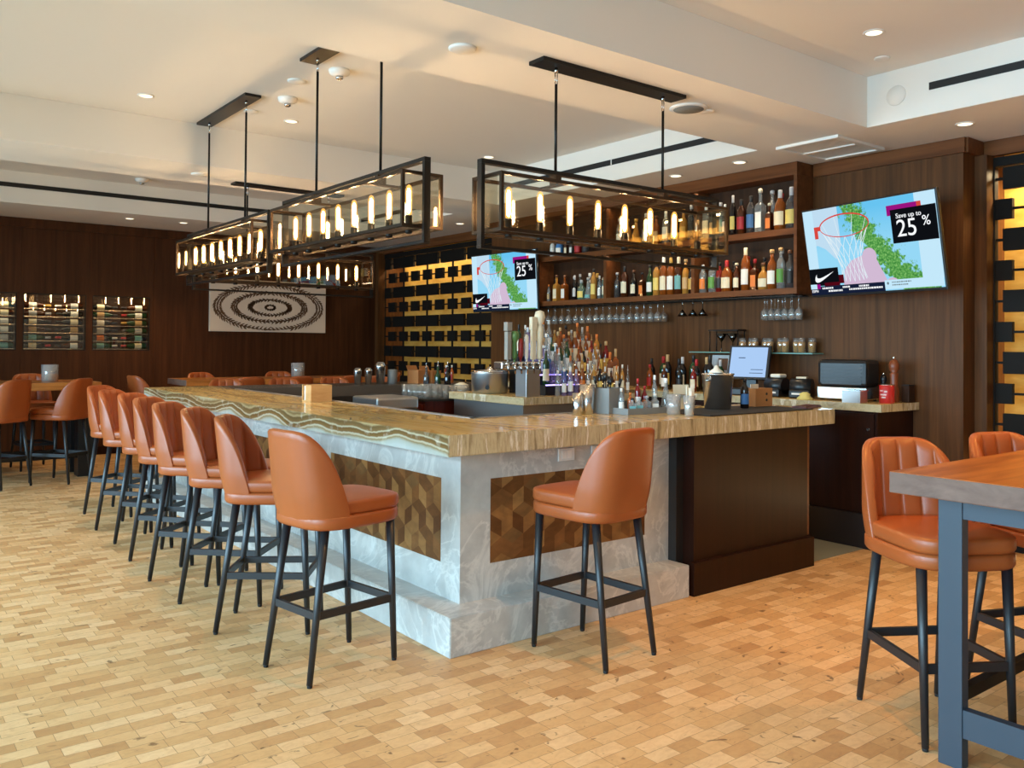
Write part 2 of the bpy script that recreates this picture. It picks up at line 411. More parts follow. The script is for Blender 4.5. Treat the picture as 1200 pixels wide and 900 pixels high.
struct(MB().box((XW-0.015, 3.02, 0), (XW-0.0005, 8.97, 0.14)).obj('baseboard_back', 'toekick'))
# left wall and front wall (outside the view) with their window openings
b = MB()
ws = [(-2.25, 0.25), (0.95, 3.45), (4.15, 6.65), (7.35, 9.85)]
edges = [-3.3]+[e for w in ws for e in w]+[12.53]
for i in range(0, len(edges), 2): b.box((-3.1, edges[i], 0), (-2.9, edges[i+1], ZL))
for w in ws: b.box((-3.1, w[0], 0), (-2.9, w[1], 0.5)); b.box((-3.1, w[0], 2.8), (-2.9, w[1], ZL))
struct(b.obj('wall_left', 'wall_paint'))
b = MB(); b.box((-2.9, -3.1, 0), (-1.0, -2.9, ZL)); b.box((3.0, -3.1, 0), (6.6, -2.9, ZL)); b.box((-1, -3.1, 0), (3, -2.9, 0.5)); b.box((-1, -3.1, 2.8), (3, -2.9, ZL))
struct(b.obj('wall_front', 'wall_paint'))
k = 1
for w in ws:
    b = MB()
    for y in (w[0]+0.03, (w[0]+w[1])/2, w[1]-0.03): b.box((-3.04, y-0.03, 0.5), (-2.98, y+0.03, 2.8))
    b.box((-3.04, w[0], 0.5), (-2.98, w[1], 0.56)); b.box((-3.04, w[0], 2.74), (-2.98, w[1], 2.8))
    struct(b.obj('window_%d' % k, 'window_white')); k += 1

# lattice screens with added fill lights behind
def lattice(y0, y1, label, ylist, gapl):
    t = thing('lattice_screen', label, 'screen', (XR, (y0+y1)/2, 0), 0, None); oy = (y0+y1)/2
    b = MB()
    b.box((-0.03, y0-oy, 0.0), (0.03, y0-oy+0.05, ZL-0.13)); b.box((-0.03, y1-oy-0.05, 0.0), (0.03, y1-oy, ZL-0.13))
    b.box((-0.03, y0-oy+0.05, ZL-0.20), (0.03, y1-oy-0.05, ZL-0.13)); b.box((-0.03, y0-oy+0.05, 0), (0.03, y1-oy-0.05, 0.08))
    b.obj('frame', 'lattice_black', t)
    bars = MB(); lo, hi = y0-oy+0.05, y1-oy-0.05
    for i in range(12):
        z = 2.80-0.2325*i
        bars.box((-0.012, lo, z-0.009), (0.012, hi, z+0.009))
        if i % 2 == 0:
            for c in ylist:
                a, e = max(lo, c-oy-0.307), min(hi, c-oy+0.307)
                if e-a > 0.05: MB().box((-0.02, a, z-0.083), (0.02, e, z+0.083)).obj('wide_block', 'lattice_black', t)
        else:
            for c in sorted(set(ylist+[round(y+0.345, 3) for y in ylist]+[round(ylist[0]-0.345, 3)])):
                a, e = max(lo, c-oy-0.105), min(hi, c-oy+0.105)
                if e-a > 0.03: MB().box((-0.02, a, z-0.076), (0.02, e, z+0.076)).obj('square_block', 'lattice_black', t)
    for c in ylist:
        if lo < c-oy < hi: bars.box((-0.011, c-oy-0.011, 0.08), (0.011, c-oy+0.011, ZL-0.2))
    for c in gapl:
        if lo < c-oy < hi: bars.box((-0.006, c-oy-0.006, 0.08), (0.006, c-oy+0.006, ZL-0.2))
    bars.obj('lattice_bars', 'lattice_black', t)
lattice(8.99, 12.39, 'black block-pattern lattice screen against gold panel, behind the far end of the bar', [9.66, 10.35, 11.04, 11.73, 12.42], [])
lattice(0.02, 2.97, 'black block-pattern lattice screen against bright gold panel, right of the walnut wall', [2.56, 1.87, 1.18, 0.49], [])
for yc, ln, p in ((10.7, 3.2, 20), (1.5, 2.8, 80)):  # area lights added in the recesses to brighten the gold panels
    area_light('recess_fill_light', (7.1, yc, ZL-0.22), (0, 0, 0), 0.12, ln, p, (1.0, 0.78, 0.45))
    area_light('recess_fill_light', (7.1, yc, 0.12), (PI, 0, 0), 0.12, ln, p*0.7, (1.0, 0.78, 0.45))

# ------------------------------------------------------------------ ceiling fittings
def slot(name_lab, a, bb, seams=()):
    b = MB().box(a, bb); o = b.obj('air_slot', 'slot_black'); tag(o, name_lab, 'air vent')
    for s in seams: MB().box(*s).obj('seam_clip', 'white_plastic', o)
slot('long black linear air slot on the far soffit face above the wine wall', (-2.9, 11.243, 3.272), (4.9, 11.2495, 3.322), [((0.995, 11.240, 3.272), (1.005, 11.243, 3.322))])
slot('black linear air slot on the cream soffit face above the back bar', (5.776, 4.55, 3.245), (5.7835, 7.70, 3.297), [((5.772, 5.925, 3.245), (5.776, 5.935, 3.297))])
slot('black linear air slot on the soffit face beyond the far chandelier', (5.776, 8.85, 3.245), (5.7835, 11.0, 3.297))
slot('short black linear air slot at the top right, above the right television', (5.776, 0.2, 3.26), (5.7835, 2.87, 3.31))
dl_proto = None
def downlight(x, y, z, label, on=True, power=None, col=None):
    t = thing('downlight', label, 'ceiling light', (x, y, z), 0, 'recessed downlights')
    MB().lathe([(0.062, 0), (0.064, -0.004), (0.05, -0.006), (0.048, -0.001)], 24, cap=False).obj('trim_ring', 'white_plastic', t)
    MB().lathe([(0.0485, -0.003), (0.001, -0.0045)], 24, cap=False).obj('lens', 'lens_glow', t)
    d = bpy.data.lights.new('downlight_lamp', 'SPOT'); d.energy = power or DOWN_W; d.color = col or WARM; d.spot_size = 1.75; d.spot_blend = 0.7; d.shadow_soft_size = 0.05
    o = bpy.data.objects.new('downlight_lamp', d); o.location = (0, 0, -0.02); COL.objects.link(o); o.parent = t
for x, y, z, l in ((1.845, 7.14, ZH, 'round recessed downlight in the coffer left of the long-rod chandelier canopies'),
                   (3.06, 7.145, ZH, 'round recessed downlight beside the smoke detector in the middle coffer'),
                   (5.24, 7.19, ZH, 'round recessed downlight in the middle coffer near the slotted cream soffit'),
                   (4.995, 2.825, ZH, 'round recessed downlight in the raised coffer at the top right'),
                   (2.845, 11.69, ZL, 'round recessed downlight in front of the wine wall, left of a pair'),
                   (3.50, 11.63, ZL, 'round recessed downlight in front of the wine wall, right of a pair'),
                   (6.21, 2.83, ZL, 'round recessed downlight above the right television wall end'),
                   (6.035, 4.63, ZL, 'round recessed downlight nearest the square ceiling grille'),
                   (6.066, 5.374, ZL, 'round recessed downlight over the back bar, second from the grille'),
                   (6.315, 9.29, ZL, 'round recessed downlight above the left television')):
    downlight(x, y, z, l, power={1.845: 110, 2.845: 60, 3.50: 60}.get(x))
# downlights over the near floor, just outside the frame, as the pools of warm light on the floor show
for x, y, z, l in ((2.9, 2.2, ZH, 'round recessed downlight overhead, out of view, near the single bar stool'),
                   (5.2, 1.2, ZH, 'round recessed downlight overhead, out of view, above the right table'),
                   (4.2, 0.2, ZH, 'round recessed downlight overhead, out of view, above the near table end')):
    downlight(x, y, z, l, power=125, col=(1.0, 0.44, 0.09))
def ceil_disc(x, y, z, r, h, label, cat='ceiling cover', name='junction_cover', grille=False):
    o = MB().lathe([(r, 0), (r, -h*0.6), (r*0.85, -h), (r*0.02, -h)], 28).obj(name, 'white_plastic', None, (x, y, z)); tag(o, label, cat)
    if grille: MB().lathe([(r*0.8, -h-0.0005), (r*0.78, -h-0.003), (0.002, -h-0.003)], 28, cap=False).obj('speaker_grille', 'grey_paint', o)
    return o
ceil_disc(2.58, 3.785, ZL, 0.075, 0.014, 'round white flat cap on the beam between the two near chandeliers')
ceil_disc(2.62, 6.02, ZH, 0.07, 0.012, 'round white flat cap in the coffer between canopy and smoke detector')
ceil_disc(2.66, 7.05, ZH, 0.06, 0.012, 'round white flat cap half hidden behind the left canopy')
ceil_disc(5.48, 3.04, ZH, 0.05, 0.01, 'small round white cap in the raised coffer at the top right')
ceil_disc(2.60, 8.17, ZL, 0.075, 0.014, 'round white flat cap on the far beam behind the left rods')
ceil_disc(4.40, 3.79, ZL, 0.125, 0.012, 'large round ceiling loudspeaker behind the right end of the near canopy', 'loudspeaker', 'ceiling_speaker', True)
ceil_disc(4.55, 3.76, ZL, 0.045, 0.01, 'small round white cap beside the ceiling loudspeaker')
ceil_disc(1.15, 11.75, ZL, 0.10, 0.01, 'round flush ceiling loudspeaker over the wine wall', 'loudspeaker', 'ceiling_speaker', True)
o = MB().lathe([(0.07, 0), (0.068, 0.004), (0.002, 0.005)], 28).obj('junction_cover', 'ceiling_white', None, (5.783, 3.105, 3.276)); o.rotation_euler = (0, -PI/2, 0)
tag(o, 'round cream cover plate on the soffit face beside the right air slot', 'cover plate')
def detector(x, y, z, label, r=0.075):
    o = MB().lathe([(r, 0), (r, -0.012), (r*0.92, -0.03), (r*0.6, -0.042), (r*0.5, -0.046)], 24).obj('smoke_detector', 'white_plastic', None, (x, y, z)); tag(o, label, 'smoke detector')
    MB().lathe([(r*0.35, -0.0465), (r*0.35, -0.062), (r*0.2, -0.07)], 16).obj('sensor_head', 'steel', o)
detector(2.747, 6.49, ZH, 'white smoke detector in the coffer right of the left canopy')
detector(2.752, 5.59, ZH, 'white domed detector just right of the middle chandelier canopy')
detector(2.76, 10.8, ZH, 'white detector up in the far coffer above the long air slot')
g = thing('return_air_grille', 'square white return-air grille on the soffit near the right television', 'air vent', (6.13, 3.83, ZL))
b = MB(); b.box((-0.33, -0.27, -0.022), (0.33, -0.23, -0.0005)); b.box((-0.33, 0.23, -0.022), (0.33, 0.27, -0.0005)); b.box((-0.33, -0.23, -0.022), (-0.29, 0.23, -0.0005)); b.box((0.29, -0.23, -0.022), (0.33, 0.23, -0.0005)); b.box((-0.015, -0.23, -0.02), (0.015, 0.23, -0.0005)); b.obj('frame', 'white_plastic', g)
b = MB(); 
for i in range(22): b.box((-0.29, -0.225+i*0.0205, -0.012), (-0.015, -0.213+i*0.0205, -0.002)); b.box((0.015, -0.225+i*0.0205, -0.012), (0.29, -0.213+i*0.0205, -0.002))
b.obj('louvres', 'white_plastic', g)

# ------------------------------------------------------------------ the bar counter
Z = 1.07
def rhombus_panel(name, parent, u0, u1, z0, z1, mk, e=0.085):
    # tumbling-block marquetry clipped to the rectangle, each rhombus with its own wood tone
    b = MB(); h = e*math.sqrt(3)/2; rnd = random.Random(int((u0+u1)*100))
    def clip(p):
        for ax, lim, sg in ((0, u0, 1), (0, u1, -1), (1, z0, 1), (1, z1, -1)):
            out = []
            for i in range(len(p)):
                a, c = p[i], p[(i+1) % len(p)]; da, dc = (a[ax]-lim)*sg, (c[ax]-lim)*sg
                if da >= 0: out.append(a)
                if da*dc < 0:
                    t = da/(da-dc); out.append((a[0]+(c[0]-a[0])*t, a[1]+(c[1]-a[1])*t))
            p = out
            if len(p) < 3: return None
        return p
    row = 0; z = z0-e
    while z < z1+2*e:
        u = u0-2*h+(h if row % 2 else 0)
        while u < u1+2*h:
            c = (u, z)
            V = [(u+e*math.cos(PI/6+i*PI/3), z+e*math.sin(PI/6+i*PI/3)) for i in range(6)]
            for q, tone in (((c, V[5], V[0], V[1]), (0, 1, 5)), ((c, V[1], V[2], V[3]), (2, 4, 1)), ((c, V[3], V[4], V[5]), (3, 2, 0))):
                p = clip(list(q))
                if p: b.poly([mk(a, d) for a, d in p], rnd.choice(tone))
            u += 2*h
        z += 1.5*e; row += 1
    return b.obj(name, MARQ, parent)
bar = thing('bar_counter', 'large U-shaped bar with banded onyx top over pale marble front', 'bar counter', (2.30, 3.455, 0))
ox, oy = 2.30, 3.455
def L(x, y, z): return (x-ox, y-oy, z)
b = MB()  # onyx slab, L shape
pts = [(2.295, 3.458), (5.604, 3.458), (5.604, 4.17), (2.945, 4.17), (2.945, 8.80), (2.295, 8.80)]
b.prism([L(x, y, 0.965) for x, y in pts], (0, 0, 0.105))
bmesh.ops.bevel(b.bm, geom=[e for e in b.bm.edges], offset=0.004, segments=2, affect='EDGES')
onyx_slots(b).obj('onyx_top', ONYX, bar)
b = MB(); b.prism([L(x, y, 0.965) for x, y in ((2.946, 8.14), (5.9, 8.14), (5.9, 8.80), (2.946, 8.80))], (0, 0, 0.105)); b.obj('stone_top', 'dark_stone', bar)
b = MB()
b.box(L(2.48, 3.622, 0.19), L(4.036, 3.80, 0.964)); b.box(L(2.48, 3.80, 0.19), L(2.66, 8.70, 0.964))
b.obj('marble_front', 'marble', bar)
b = MB(); b.prism([L(x, y, 0) for x, y in ((2.31, 3.452), (4.036, 3.452), (4.036, 3.80), (2.66, 3.80), (2.66, 8.75), (2.31, 8.75))], (0, 0, 0.192))
bmesh.ops.bevel(b.bm, geom=[e for e in b.bm.edges], offset=0.004, segments=2, affect='EDGES')
b.obj('marble_step', 'marble', bar)
rhombus_panel('marquetry_panel', bar, 2.669-ox, 3.825-ox, 0.371, 0.811, lambda u, z: (u, 3.6215-oy, z))
for a, c in ((3.80, 5.10), (5.29, 6.59), (6.78, 8.08)):
    rhombus_panel('marquetry_panel', bar, a-oy, c-oy, 0.371, 0.809, lambda u, z: (2.4795-ox, u, z))
b = MB()
b.box(L(4.037, 3.56, 0.0), L(4.10, 4.10, 0.964)); b.obj('steel_jamb', 'undercounter', bar)
b = MB()
b.box(L(4.101, 3.475, 0.0), L(5.29, 4.12, 0.964)); b.obj('wood_end_panel', 'cabinet_wood', bar)
b = MB(); b.box(L(4.06, 3.436, 0.0), L(5.315, 3.4745, 0.20)); b.obj('plinth', 'cabinet_wood', bar)
b = MB(); b.box(L(5.291, 3.50, 0.2), L(5.35, 4.12, 0.964)); b.obj('end_post', 'trim_wood', bar)
# inside of the bar: back panels of the arms, steel drip edge
b = MB(); b.box(L(2.662, 4.13, 0.0), L(2.93, 8.14, 0.963)); b.box(L(2.662, 8.141, 0), L(5.85, 8.72, 0.963)); b.box(L(2.662, 3.801, 0.0), L(4.036, 4.129, 0.963)); b.obj('inner_panel', 'undercounter', bar)
b = MB(); b.box(L(2.9455, 4.175, 1.03), L(2.985, 8.13, 1.074)); b.box(L(2.9455, 4.1705, 1.03), L(5.0, 4.21, 1.074)); b.obj('steel_edge', 'brushed_steel', bar)
# outlets on the marble under the overhang
for x in (3.19, 3.44):
    o = MB().box((x-0.06, 3.614, 0.865), (x+0.06, 3.6215, 0.935), bev=0.002).obj('power_outlet', 'window_white'); 
    tag(o, 'pale square outlet plate on the marble, %s of two under the onyx edge' % ('left' if x < 3.3 else 'right'), 'outlet')
    MB().box((x-0.035, 3.6125, 0.878), (x-0.003, 3.6139, 0.922)).obj('socket_face', 'white_plastic', o); MB().box((x+0.003, 3.6125, 0.878), (x+0.035, 3.6139, 0.922)).obj('socket_face', 'white_plastic', o)

# back counter under the shelves
ZB = 1.09
bk = thing('back_counter', 'back-bar counter with onyx top on dark wood cabinets against the walnut wall', 'counter', (6.06, 3.35, 0))
def B_(x, y, z): return (x-6.06, y-3.35, z)
b = MB().box(B_(6.035, 3.35, ZB-0.058), B_(6.598, 8.6, ZB), bev=0.003); onyx_slots(b).obj('onyx_top', ['onyx', 'onyx_edge_short', 'onyx_edge_short'], bk)
b = MB()
b.box(B_(6.075, 3.40, 0.26), B_(6.598, 8.6, ZB-0.059)); b.obj('cabinet_body', 'cabinet_wood', bk)
MB().box(B_(6.06, 3.395, 0.0), B_(6.58, 8.6, 0.259)).obj('plinth', 'toekick', bk)
y = 3.42
while y < 8.4:
    d = MB().box(B_(6.058, y, 0.28), B_(6.0745, y+0.6, ZB-0.075)).obj('door', 'cabinet_wood', bk)
    MB().tube(B_(6.058, y+0.04, 0.9), B_(6.045, y+0.04, 0.9), 0.012).obj('knob', 'steel', d); y += 0.61
struct(MB().box((5.32, 3.5, 0.0005), (6.05, 4.1, 0.006)).obj('floor_threshold', 'threshold_stone'))
# island with the bottle display
isl = thing('bar_island', 'low island inside the bar with onyx top, carrying beer taps and bottles', 'counter', (4.5, 5.62, 0))
def I_(x, y, z): return (x-4.5, y-5.62, z)
onyx_slots(MB().box(I_(4.48, 5.62, 1.005), I_(5.82, 6.75, Z), bev=0.003)).obj('onyx_top', ['onyx', 'onyx_edge_short', 'onyx_edge_short'], isl)
MB().box(I_(4.52, 5.68, 0.0), I_(5.80, 6.72, 1.004)).obj('steel_body', 'brushed_steel', isl)
o = thing('undercounter_cabinet', 'dark red wood drawer cabinet beside the island, under the rinsed glasses', 'cabinet', (4.3, 6.9, 0))
MB().box((-0.05, -0.10, 0.0), (0.75, 0.95, 0.98)).obj('body', 'red_wood', o); MB().box((-0.07, -0.12, 0.981), (0.77, 0.97, 1.0)).obj('rubber_top', 'rubber', o)
for i in range(2):
    for j in range(2):
        d = MB().box((-0.066, -0.08+j*0.52, 0.52-i*0.42), (-0.051, 0.41+j*0.52, 0.95-i*0.42)).obj('drawer', 'red_wood', o); MB().box((-0.08, 0.10+j*0.52, 0.86-i*0.42), (-0.0665, 0.24+j*0.52, 0.875-i*0.42)).obj('handle', 'steel', d)
o = MB().poly([(0, 0, 0), (0, 0.05, 0.0), (0.0, 0.07, -0.06), (0, 0.045, -0.10), (0, 0.02, -0.07), (0, -0.01, -0.05)]).obj('bar_cloth', 'paper', None, (4.218, 6.95, 0.96)); 
sol = o.modifiers.new('thick', 'SOLIDIFY'); sol.thickness = 0.006; tag(o, 'white rag hanging on the front of the dark red cabinet', 'cloth')

# ------------------------------------------------------------------ stools
def outline(phi, A, Bw, n=3.0):
    c, s = math.cos(phi), math.sin(phi)
    return (-A*math.copysign(abs(c)**(2/n), c), Bw*math.copysign(abs(s)**(2/n), s))
def round_slab(z0, z1, A, Bw, cx, puff=0.0, n=3.4, r=0.012, seg=36):
    b = MB(); rings = []
    lev = [(z0, 1-0.03), (z0+r, 1.0), (z1-r, 1.0), (z1-r*0.3, 0.985), (z1, 0.95)]
    if puff: lev += [(z1+puff*0.5, 0.8), (z1+puff*0.85, 0.5), (z1+puff, 0.15)]
    for z, k in lev:
        rings.append([b.bm.verts.new((cx+outline(2*PI*i/seg, A*k, Bw*k, n)[0], outline(2*PI*i/seg, A*k, Bw*k, n)[1], z)) for i in range(seg)])
    for a, c in zip(rings, rings[1:]):
        for i in range(seg):
            f = b.bm.faces.new((a[i], a[(i+1) % seg], c[(i+1) % seg], c[i])); f.smooth = True
    b.bm.faces.new(rings[0][::-1]); b.bm.faces.new(rings[-1]); return b
def backrest():
    b = MB(); NU, NV = 84, 16; pm = math.radians(83)
    A, Bw, cx = 0.245, 0.232, 0.01; z0 = 0.672
    us = [-1+2*i/NU for i in range(NU+1)]
    # arc length table so the columns are evenly spaced
    N = 400; P0 = [outline(-pm+2*pm*i/N, A, Bw, 3.3) for i in range(N+1)]
    acc = [0]
    for i in range(N): acc.append(acc[-1]+math.dist(P0[i], P0[i+1]))
    def at(u):
        d = (u+1)/2*acc[-1]; j = 0
        while j < N-1 and acc[j+1] < d: j += 1
        t = (d-acc[j])/(acc[j+1]-acc[j]+1e-9)
        return (P0[j][0]*(1-t)+P0[j+1][0]*t, P0[j][1]*(1-t)+P0[j+1][1]*t)
    def top(u):
        a = abs(u); return 0.735+0.385*max(0.0, 1-a**4.6)
    def pt(u, z, off):
        x, y = at(u); x1, y1 = at(min(1, u+0.01)); x2, y2 = at(max(-1, u-0.01))
        tx, ty = x1-x2, y1-y2; l = math.hypot(tx, ty); nx, ny = ty/l, -tx/l        # inward/outward
        if nx*(0.05-x)+ny*(0-y) < 0: nx, ny = -nx, -ny
        h = max(0, (z-z0)/0.45); back = max(0.0, -x/A)
        k = 1-0.10*(h**1.5)
        pinch = 1-0.05*(1-min(1, h*3))
        return Vector((cx+(x*pinch)+nx*off-0.060*h*back, (y*k*pinch)+ny*off, z))
    TH = 0.036
    def flute(u, z, zt):
        if z < 0.76: return 0
        f = abs(math.sin(u*PI*3.5)); k = min(1, (z-0.76)/0.04)*min(1, max(0, (zt-z))/0.035)*min(1, (1-abs(u))/0.18)
        return 0.015*k*(f**0.45)
    out, inn = [], []
    for u in us:
        zt = top(u); co = []; ci = []
        for j in range(NV+1):
            v = j/NV; z = z0+(zt-0.012-z0)*v
            co.append(b.bm.verts.new(pt(u, z, 0.004*(1-v)**8*4)))
            ci.append(b.bm.verts.new(pt(u, z, TH+flute(u, z, zt))))
        m1 = b.bm.verts.new(pt(u, zt-0.003, 0.006)); m2 = b.bm.verts.new(pt(u, zt, TH*0.5)); m3 = b.bm.verts.new(pt(u, zt-0.003, TH-0.006))
        out.append(co+[m1, m2, m3]+ci[::-1])
    n = len(out[0])
    for a, c in zip(out, out[1:]):
        for i in range(n-1):
            f = b.bm.faces.new((a[i], a[i+1], c[i+1], c[i])); f.smooth = True
        b.bm.faces.new((a[n-1], a[0], c[0], c[n-1]))
    b.bm.faces.new(out[0]); b.bm.faces.new(out[-1][::-1]); return b
STOOL = {}
STOOL['backrest'] = backrest().mesh('backrest', 'leather')
STOOL['seat_base'] = round_slab(0.676, 0.735, 0.256, 0.228, 0.030, 0, 3.5).mesh('seat_base', 'leather')
STOOL['seat_cushion'] = round_slab(0.7355, 0.795, 0.240, 0.220, 0.044, 0.008, 4.0, 0.013).mesh('seat_cushion', 'leather')
LEGS = [((0.205, 0.175), (0.236, 0.178)), ((0.205, -0.175), (0.236, -0.178)), ((-0.145, 0.150), (-0.238, 0.178)), ((-0.145, -0.150), (-0.238, -0.178))]
for i, (a, c) in enumerate(LEGS):
    STOOL['leg', i] = MB().tube((a[0], a[1], 0.68), (c[0], c[1], 0.012), 0.0205, 0.0135, 14).mesh('leg', 'leg_metal')
    STOOL['foot', i] = MB().tube((c[0]+(a[0]-c[0])*0.018, c[1], 0.0122), (c[0], c[1], 0.0), 0.0125, 0.011, 12).mesh('foot_glide', 'rubber')
def leg_at(i, z):
    a, c = LEGS[i]; t = z/0.68; return (c[0]+(a[0]-c[0])*t, c[1]+(a[1]-c[1])*t, z)
for k, (i, j) in enumerate(((0, 1), (2, 3), (0, 2), (1, 3))):
    STOOL['rail', k] = MB().bar(leg_at(i, 0.30), leg_at(j, 0.30), 0.018, 0.034).mesh('foot_rail', 'leg_metal')
stool_proto = None
def stool(x, y, deg, label, group):
    global stool_proto
    if stool_proto: return dup(stool_proto, (x, y, 0), math.radians(deg), label, group)
    t = thing('bar_stool', label, 'bar stool', (x, y, 0), math.radians(deg), group)
    for n in ('backrest', 'seat_base', 'seat_cushion'): link(n, STOOL[n], t)
    for i in range(4): l = link('leg', STOOL['leg', i], t); link('foot_glide', STOOL['foot', i], l)
    for k in range(4): link('foot_rail', STOOL['rail', k], t)
    stool_proto = t; return t
G1 = 'tan stools along the left side of the bar'
stool(1.83, 3.74, 9.4, 'tan bar stool at the bar corner with its smooth back turned to us', G1)
for i, (x, y, d) in enumerate(((1.83, 4.47, -36), (1.84, 5.08, -42), (1.83, 5.65, -48), (1.86, 6.24, -50), (1.90, 6.84, -50), (1.90, 7.45, -46), (1.96, 8.18, -52))):
    stool(x, y, d, 'tan leather bar stool along the bar\'s left side, %s from the corner' % ['second', 'third', 'fourth', 'fifth', 'sixth', 'seventh', 'eighth and farthest'][i], G1)
stool(2.945, 3.13, 95, 'tan leather bar stool standing alone before the right-hand marble front of the bar', None)
G2 = 'tan stools at the table in the right foreground'
stool(3.49, 1.72, -121, 'tan leather stool with channelled back at the near corner of the right table', G2)
stool(4.15, 1.56, -112, 'tan leather stool second along the right table, only upper back and legs showing', G2)
stool(4.90, 1.50, -105, 'tan leather stool third along the right table, cut by the picture edge', G2)
G3 = 'tan stools at the far left table'
stool(1.86, 10.355, 131, 'tan stool at the far left table, side towards us, right of a pair', G3)
stool(1.27, 10.30, 124, 'tan leather stool at the far left table, cut by the left picture edge', G3)
stool(1.78, 11.62, -85, 'tan stool on the wall side of the far left table behind candle holder', G3)
stool(1.10, 11.62, -92, 'tan leather stool on the wall side of the far left table, left of the other', G3)
G4 = 'tan stools on the far side of the bar'
for i, x in enumerate((3.30, 3.98, 4.62, 5.22)):
    stool(x, 9.22, -96+3*i, 'tan leather stool beyond the far bar arm facing us, %s from the left' % ORD[i], G4)
G5 = 'tan stools around the back table'
for i, x in enumerate((3.72, 4.32, 4.98)):
    stool(x, 9.98, 88+4*i, 'tan stool on the bar side of the back table, %s from left' % ORD[i], G5)
stool(2.92, 10.75, 10, 'tan leather stool at the left end of the back table', G5)
stool(3.75, 11.30, -80, 'tan leather stool on the wall side of the back table, left of two', G5)
stool(4.75, 11.35, -105, 'tan leather stool on the wall side of the back table, right of two', G5)
stool(5.95, 10.75, 170, 'tan leather stool at the right end of the back table before the lattice', G5)

# ------------------------------------------------------------------ tables
def table(label, x0, x1, y0, y1, zt, th=0.075, legw=0.085, inx=0.235, iny=0.06, style=0):
    t = thing('high_table', label, 'table', (x0, y1, 0))
    def T(x, y, z): return (x-x0, y-y1, z)
    b = MB(); b.box(T(x0, y0, zt-th), T(x1, y1, zt), bev=0.004)
    b.bm.faces.ensure_lookup_table()
    for f in b.bm.faces:
        if abs(f.normal.x) > 0.9 and False: pass
    bmesh.ops.recalc_face_normals(b.bm, faces=b.bm.faces)
    for f in b.bm.faces:
        f.normal_update()
        if abs(f.normal.x) > 0.8: f.material_index = 1
    me = bpy.data.meshes.new('tabletop'); b.bm.to_mesh(me); b.bm.free(); me.materials.append(M['table_wood']); me.materials.append(M['table_end']); link('tabletop', me, t)
    lm = 'table_leg_daylit' if style == 0 else 'black_plastic'
    lx = (x0+inx, x1-inx); ly = (y0+iny, y1-iny)
    for xa in lx:
        for ya in ly:
            sx = 1 if xa == lx[0] else -1; sy = 1 if ya == ly[0] else -1
            lw_ = 0.05 if style == 0 else 0.16
            MB().box(T(min(xa, xa+sx*lw_), min(ya, ya+sy*legw), 0), T(max(xa, xa+sx*lw_), max(ya, ya+sy*legw), zt-th-0.0005), bev=0.002).obj('leg', lm, t)
    for xa, s in ((lx[0], 1), (lx[1], -1)):
        a, c = sorted((xa+s*0.006, xa+s*0.044))
        MB().box(T(a, ly[0]+legw, zt-th-0.10), T(c, ly[1]-legw, zt-th-0.0005)).obj('apron', lm, t)
        MB().box(T(a, ly[0]+legw, 0.115), T(c, ly[1]-legw, 0.215)).obj('stretcher', lm, t)
    for ya in (ly[0]+0.02, ly[1]-0.05):
        MB().box(T(lx[0]+lw_, ya, 0.21), T(lx[1]-lw_, ya+0.035, 0.255)).obj('foot_bar', 'black_metal', t)
    return t
table('high table with thick walnut top on daylight-tinted black steel legs, in the right foreground', 2.935, 5.5, 0.72, 1.60, 1.07)
table('high wood table on dark legs before the wine wall at the left edge', 0.2, 2.28, 10.47, 11.33, 1.06, 0.085, 0.2, 0.05, 0.12, 1)
table('long wood table behind the far bar arm, below the wreath picture', 3.15, 5.5, 10.28, 11.02, 1.07, 0.07, 0.1, 0.2, 0.06, 1)
def holder(x, y, z, label):
    o = MB().lathe([(0.05, 0), (0.085, 0.002), (0.088, 0.19), (0.080, 0.19), (0.078, 0.012), (0.01, 0.010)], 24, cap=False).obj('candle_holder', 'pattern_glass', None, (x, y, z)); tag(o, label, 'candle holder')
    MB().lathe([(0.05, 0.0125), (0.05, 0.08), (0.045, 0.085)], 16).obj('candle', 'cream', o); return o
holder(1.82, 10.85, 1.06, 'mottled glass candle holder on the far left table')
holder(4.65, 10.55, 1.07, 'mottled glass candle holder on the back table below the picture')

